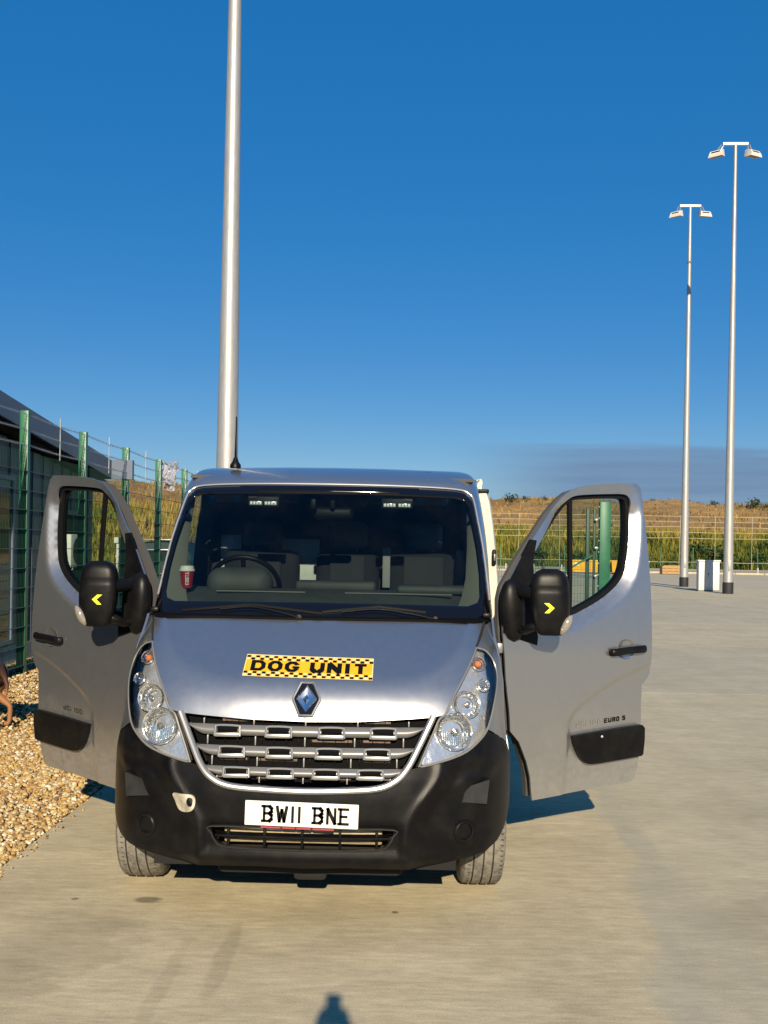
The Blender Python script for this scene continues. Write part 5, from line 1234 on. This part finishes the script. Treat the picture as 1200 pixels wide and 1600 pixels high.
MB().rbox((-2.66, .15, .86), (.06, .06, 1.6), .01).build('leaf_stile', green_m, gt)
tag(gt, 'dark green steel gate post and mesh leaf standing beyond the open door window', 'gate')

# ---- pale pillar box and parked estate car behind the fence
pb_ = empty('pale_pillar', (-5.40, 19.75, 0)); pw = mat('pillar_white', (0.66, 0.68, 0.66), 0.6, var=.1, vscale=4)
MB().rbox((0, 0, .90), (.30, .30, 1.80), .015).build('shaft', pw, pb_); MB().rbox((0, 0, 1.86), (.38, .38, .12), .02).build('cap', pw, pb_); MB().rbox((0, 0, 1.55), (.32, .32, .03), .005).build('band', pw, pb_)
tag(pb_, 'pale capped pillar behind the fence, seen through the fence side door window', 'pillar')
car = empty('parked_estate_car', (-6.38, 27.0, 0)); cb = mat('dark_teal_paint', (0.022, 0.042, 0.048), 0.35, metal=.3, coat=.3); cs = mat('car_silver_roof', (0.45, 0.46, 0.47), 0.35, metal=.6)
sc_ = [(-.2, [(.86,.34),(.90,.62),(.90,.98),(.84,1.05),(.72,1.62),(.62,1.80),(0,1.86)]), (.25, [(.90,.30),(.93,.62),(.92,1.0),(.88,1.08),(.77,1.68),(.66,1.86),(0,1.92)]), (1.6, [(.90,.30),(.93,.62),(.92,1.0),(.88,1.08),(.79,1.68),(.68,1.86),(0,1.92)]), (2.9, [(.90,.30),(.93,.62),(.91,.98),(.86,1.06),(.72,1.62),(.6,1.78),(0,1.84)]), (3.4, [(.90,.3),(.92,.6),(.90,.92),(.84,1.02),(.7,1.06),(.5,1.09),(0,1.10)]), (4.4, [(.84,.3),(.86,.55),(.82,.8),(.7,.86),(.6,.88),(.4,.9),(0,.92)])]
V = []; m_ = 13
for y, h_ in sc_: V += [(x, y, z) for x, z in h_] + [(-x, y, z) for x, z in reversed(h_[:-1])]
F = [(j*m_ + k, j*m_ + k + 1, (j + 1)*m_ + k + 1, (j + 1)*m_ + k) for j in range(5) for k in range(m_ - 1)] + [tuple(range(m_))[::-1], tuple(range(5*m_, 6*m_))]
MB().add(V, F).build('body', cb, car, 30)
MB().rbox((0, .75, 1.925), (1.25, 2.0, .03), .012).build('roof_panel', cs, car); 
wn = MB(); wn.add([(-.70, -.195, 1.10), (.70, -.195, 1.10), (.62, -.205, 1.60), (-.62, -.205, 1.60)], [(0, 1, 2, 3)]); wn.build('rear_window', tglass, car, None)
MB().rbox((0, -.22, 1.02), (.9, .05, .05), .012).build('tailgate_handle', chrome, car); MB().rbox((0, -.26, .50), (1.7, .18, .24), .05).build('rear_bumper', black, car)
MB().rbox((0, -.215, 1.66), (1.2, .12, .05), .02).build('spoiler', cs, car)
for s in (-1, 1):
    MB().rbox((s * .80, -.19, .98), (.14, .07, .30), .02).build('tail_lamp', mat('tail_red', (0.25, 0.01, 0.01), 0.2), car)
    for y in (.45, 3.3): MB().lathe([(.0, -.1), (.2, -.1), (.31, -.09), (.33, -.05), (.33, .05), (.31, .09), (.2, .1), (0, .1)], (s * .80, y, .33), 'x', 24).build('wheel', rubber, car)
MB().rbox((0, -.235, .80), (.5, .012, .11), .003).build('rear_plate', mat('rear_plate_yellow', (0.5, 0.38, 0.05), 0.5), car)
tag(car, 'dark estate car with silver roof parked behind the mesh fence', 'car')

# ---- skinned figures
def skin(name, joints, edges, mats, parent, subsurf=2, root=0):
    me = bpy.data.meshes.new(name); me.from_pydata([j[0] for j in joints], edges, [])
    o = bpy.data.objects.new(name, me); COL.objects.link(o); o.parent = parent
    for m in mats: me.materials.append(m)
    sk = o.modifiers.new('skin', 'SKIN'); sk.use_smooth_shade = True
    for i, j in enumerate(joints):
        r = j[1]; me.skin_vertices[0].data[i].radius = r if isinstance(r, tuple) else (r, r); me.skin_vertices[0].data[i].use_root = (i == root)
    ss_ = o.modifiers.new('smooth', 'SUBSURF'); ss_.levels = subsurf; ss_.render_levels = subsurf
    return o
# brown dog standing on the gravel, mostly past the edge of the picture, facing away from the van
def fur():
    m = bpy.data.materials.new('brown_fur'); m.use_nodes = True; t = m.node_tree; b = t.nodes['Principled BSDF']
    co = N(t, 'ShaderNodeTexCoord'); sp = N(t, 'ShaderNodeSeparateXYZ'); t.links.new(co.outputs['Object'], sp.inputs[0])
    n = N(t, 'ShaderNodeTexNoise'); n.inputs['Scale'].default_value = 14; n.inputs['Detail'].default_value = 6; t.links.new(co.outputs['Object'], n.inputs['Vector'])
    mx = N(t, 'ShaderNodeMix', data_type='RGBA'); mx.inputs[6].default_value = (0.28, 0.12, 0.045, 1); mx.inputs[7].default_value = (0.055, 0.022, 0.012, 1)
    t.links.new(SM(t, M(t, 'ADD', sp.outputs['Z'], M(t, 'MULTIPLY', n.outputs[0], .14)), .36, .50), mx.inputs[0]); t.links.new(mx.outputs[2], b.inputs['Base Color'])
    b.inputs['Roughness'].default_value = .55; bp = N(t, 'ShaderNodeBump'); bp.inputs['Strength'].default_value = .4; bp.inputs['Distance'].default_value = .01
    n2 = N(t, 'ShaderNodeTexNoise'); n2.inputs['Scale'].default_value = 160; t.links.new(co.outputs['Object'], n2.inputs['Vector']); t.links.new(n2.outputs[0], bp.inputs['Height']); t.links.new(bp.outputs[0], b.inputs['Normal'])
    return m
dog = empty('dog', (-4.01, 9.72, 0.012), 0)
J = [((0.06, 0, .53), (.115, .12)), ((-.12, 0, .53), (.115, .13)), ((-.34, 0, .515), (.12, .155)), ((-.52, 0, .54), (.10, .13)), ((-.64, 0, .66), (.075, .085)), ((-.70, 0, .76), (.075, .07)), ((-.80, 0, .755), (.062, .055)), ((-.90, 0, .73), (.038, .036)),
     ((.15, 0, .55), (.085, .095)), ((.20, 0, .50), (.030, .03)), ((.235, 0, .40), (.022, .022)), ((.22, 0, .29), (.012, .012))]
E_ = [(0, 1), (1, 2), (2, 3), (3, 4), (4, 5), (5, 6), (6, 7), (0, 8), (8, 9), (9, 10), (10, 11)]
for s in (-1, 1):
    b0 = len(J); dx = .03 * s
    J += [((.12 + dx, s * .085, .44), (.075, .095)), ((.05 + dx, s * .10, .31), (.050, .055)), ((.20 + dx, s * .10, .19), (.026, .026)), ((.195 + dx, s * .10, .06), (.022, .024)), ((.185 + dx, s * .10, .022), (.028, .024)), ((.125 + dx, s * .10, .016), (.022, .018))]
    E_ += [(0, b0), (b0, b0 + 1), (b0 + 1, b0 + 2), (b0 + 2, b0 + 3), (b0 + 3, b0 + 4), (b0 + 4, b0 + 5)]
    b0 = len(J)
    J += [((-.48 + dx, s * .085, .42), (.055, .065)), ((-.44 + dx, s * .095, .30), (.035, .038)), ((-.47 + dx, s * .095, .16), (.024, .025)), ((-.47 + dx, s * .095, .05), (.022, .022)), ((-.52 + dx, s * .095, .018), (.024, .020))]
    E_ += [(3, b0), (b0, b0 + 1), (b0 + 1, b0 + 2), (b0 + 2, b0 + 3), (b0 + 3, b0 + 4)]
    b0 = len(J); J += [((-.68, s * .055, .83), (.026, .014)), ((-.67, s * .075, .89), (.008, .006))]; E_ += [(5, b0), (b0, b0 + 1)]
skin('dog_body', J, E_, [fur()], dog)
dc = MB(); dc.tube([Vector((-.60 + .02 * math.cos(a), .098 * math.cos(a), .615 + .095 * math.sin(a))) for a in np.linspace(0, 6.283, 25)[:-1]], .010, 6, closed=True); dc.build('collar', ink, dog)
tag(dog, 'brown dog with tan legs standing on the gravel, cut off by the picture edge', 'dog')

# ---- the photographer, behind the lens, whose raised phone throws the shadow on the concrete
per = empty('person', (0.07, -0.55, 0))
jac = mat('dark_jacket', (0.02, 0.022, 0.03), 0.85); skn = mat('skin', (0.42, 0.25, 0.17), 0.55)
J = [((0, 0, .95), (.15, .11)), ((0, 0, 1.10), (.14, .10)), ((0, .01, 1.28), (.165, .115)), ((0, 0, 1.40), (.12, .09)), ((0, .01, 1.47), (.055, .055))]
E_ = [(0, 1), (1, 2), (2, 3), (3, 4)]
for s in (-1, 1):
    b0 = len(J); J += [((s * .09, 0, .86), (.095, .10)), ((s * .10, .02, .50), (.065, .07)), ((s * .105, 0, .12), (.045, .05)), ((s * .11, 0, .05), (.05, .05)), ((s * .125, .15, .035), (.04, .03))]; E_ += [(0, b0), (b0, b0 + 1), (b0 + 1, b0 + 2), (b0 + 2, b0 + 3), (b0 + 3, b0 + 4)]
    b0 = len(J); J += [((s * .185, .01, 1.38), (.06, .065)), ((s * .22, .24, 1.32), (.045, .05)), ((s * .12 - .05, .46, 1.56), (.035, .036)), ((s * .062 - .07, .512, 1.635), (.026, .030))]; E_ += [(3, b0), (b0, b0 + 1), (b0 + 1, b0 + 2), (b0 + 2, b0 + 3)]
body = skin('clothed_body', J, E_, [jac], per)
hd_ = MB(); V = []
for j in range(15):
    t_ = j / 14; zz_ = 1.46 + .225 * t_; w_ = math.sin(math.pi * (.10 + .86 * t_)) ** .6
    for k in range(20):
        a = 2 * math.pi * k / 20; nose = .018 * max(0, math.cos(a - math.pi / 2)) ** 12 * math.exp(-((t_ - .42) / .1) ** 2)
        V.append((.075 * w_ * math.cos(a), .01 + (.095 * w_ + nose) * math.sin(a), zz_))
hd_.add(V, [(j*20 + k, j*20 + (k + 1) % 20, (j + 1)*20 + (k + 1) % 20, (j + 1)*20 + k) for j in range(14) for k in range(20)] + [tuple(range(280, 300))]); head = hd_.build('head', skn, per, 60)
hr = MB(); hr.lathe([(.078, .09), (.083, .13), (.080, .19), (.055, .225), (0, .238)], (0, -.012, 1.46), 'z', 20); hr.build('hair', mat('dark_hair', (0.02, 0.014, 0.01), 0.7), per)
for s in (-1, 1):
    wr = Vector((s * .062 - .07, .512, 1.635)); pc = Vector((s * .045 - .07, .524, 1.685))
    J = [(tuple(wr), .026), (tuple(pc), (.030, .020))]; E_ = [(0, 1)]
    for q in range(4):
        b0 = len(J); zz_ = 1.675 + q * .014; J += [((s * .050 - .07, .535, zz_), .009), ((s * .046 - .07, .556, zz_ + .006), .008), ((s * .026 - .07, .560, zz_ + .008), .007)]; E_ += [(1, b0), (b0, b0 + 1), (b0 + 1, b0 + 2)]
    b0 = len(J); J += [((s * .040 - .07, .522, 1.705), .010), ((s * .026 - .07, .518, 1.725), .008)]; E_ += [(1, b0), (b0, b0 + 1)]
    skin('hand', J, E_, [skn], per, 1)
tag(per, 'person in a dark jacket behind the camera, arms raised to hold a phone', 'person')
ph = empty('phone', (0.0, -.022, 1.735))
MB().rbox((0, 0, 0), (.062, .008, .13), .004, 2).build('case', ink, ph); MB().rbox((0, -.0042, 0), (.056, .001, .12), .0004, 1).build('screen', tglass, ph)
tag(ph, 'black phone held up by the photographer, seen only as a shadow', 'phone')
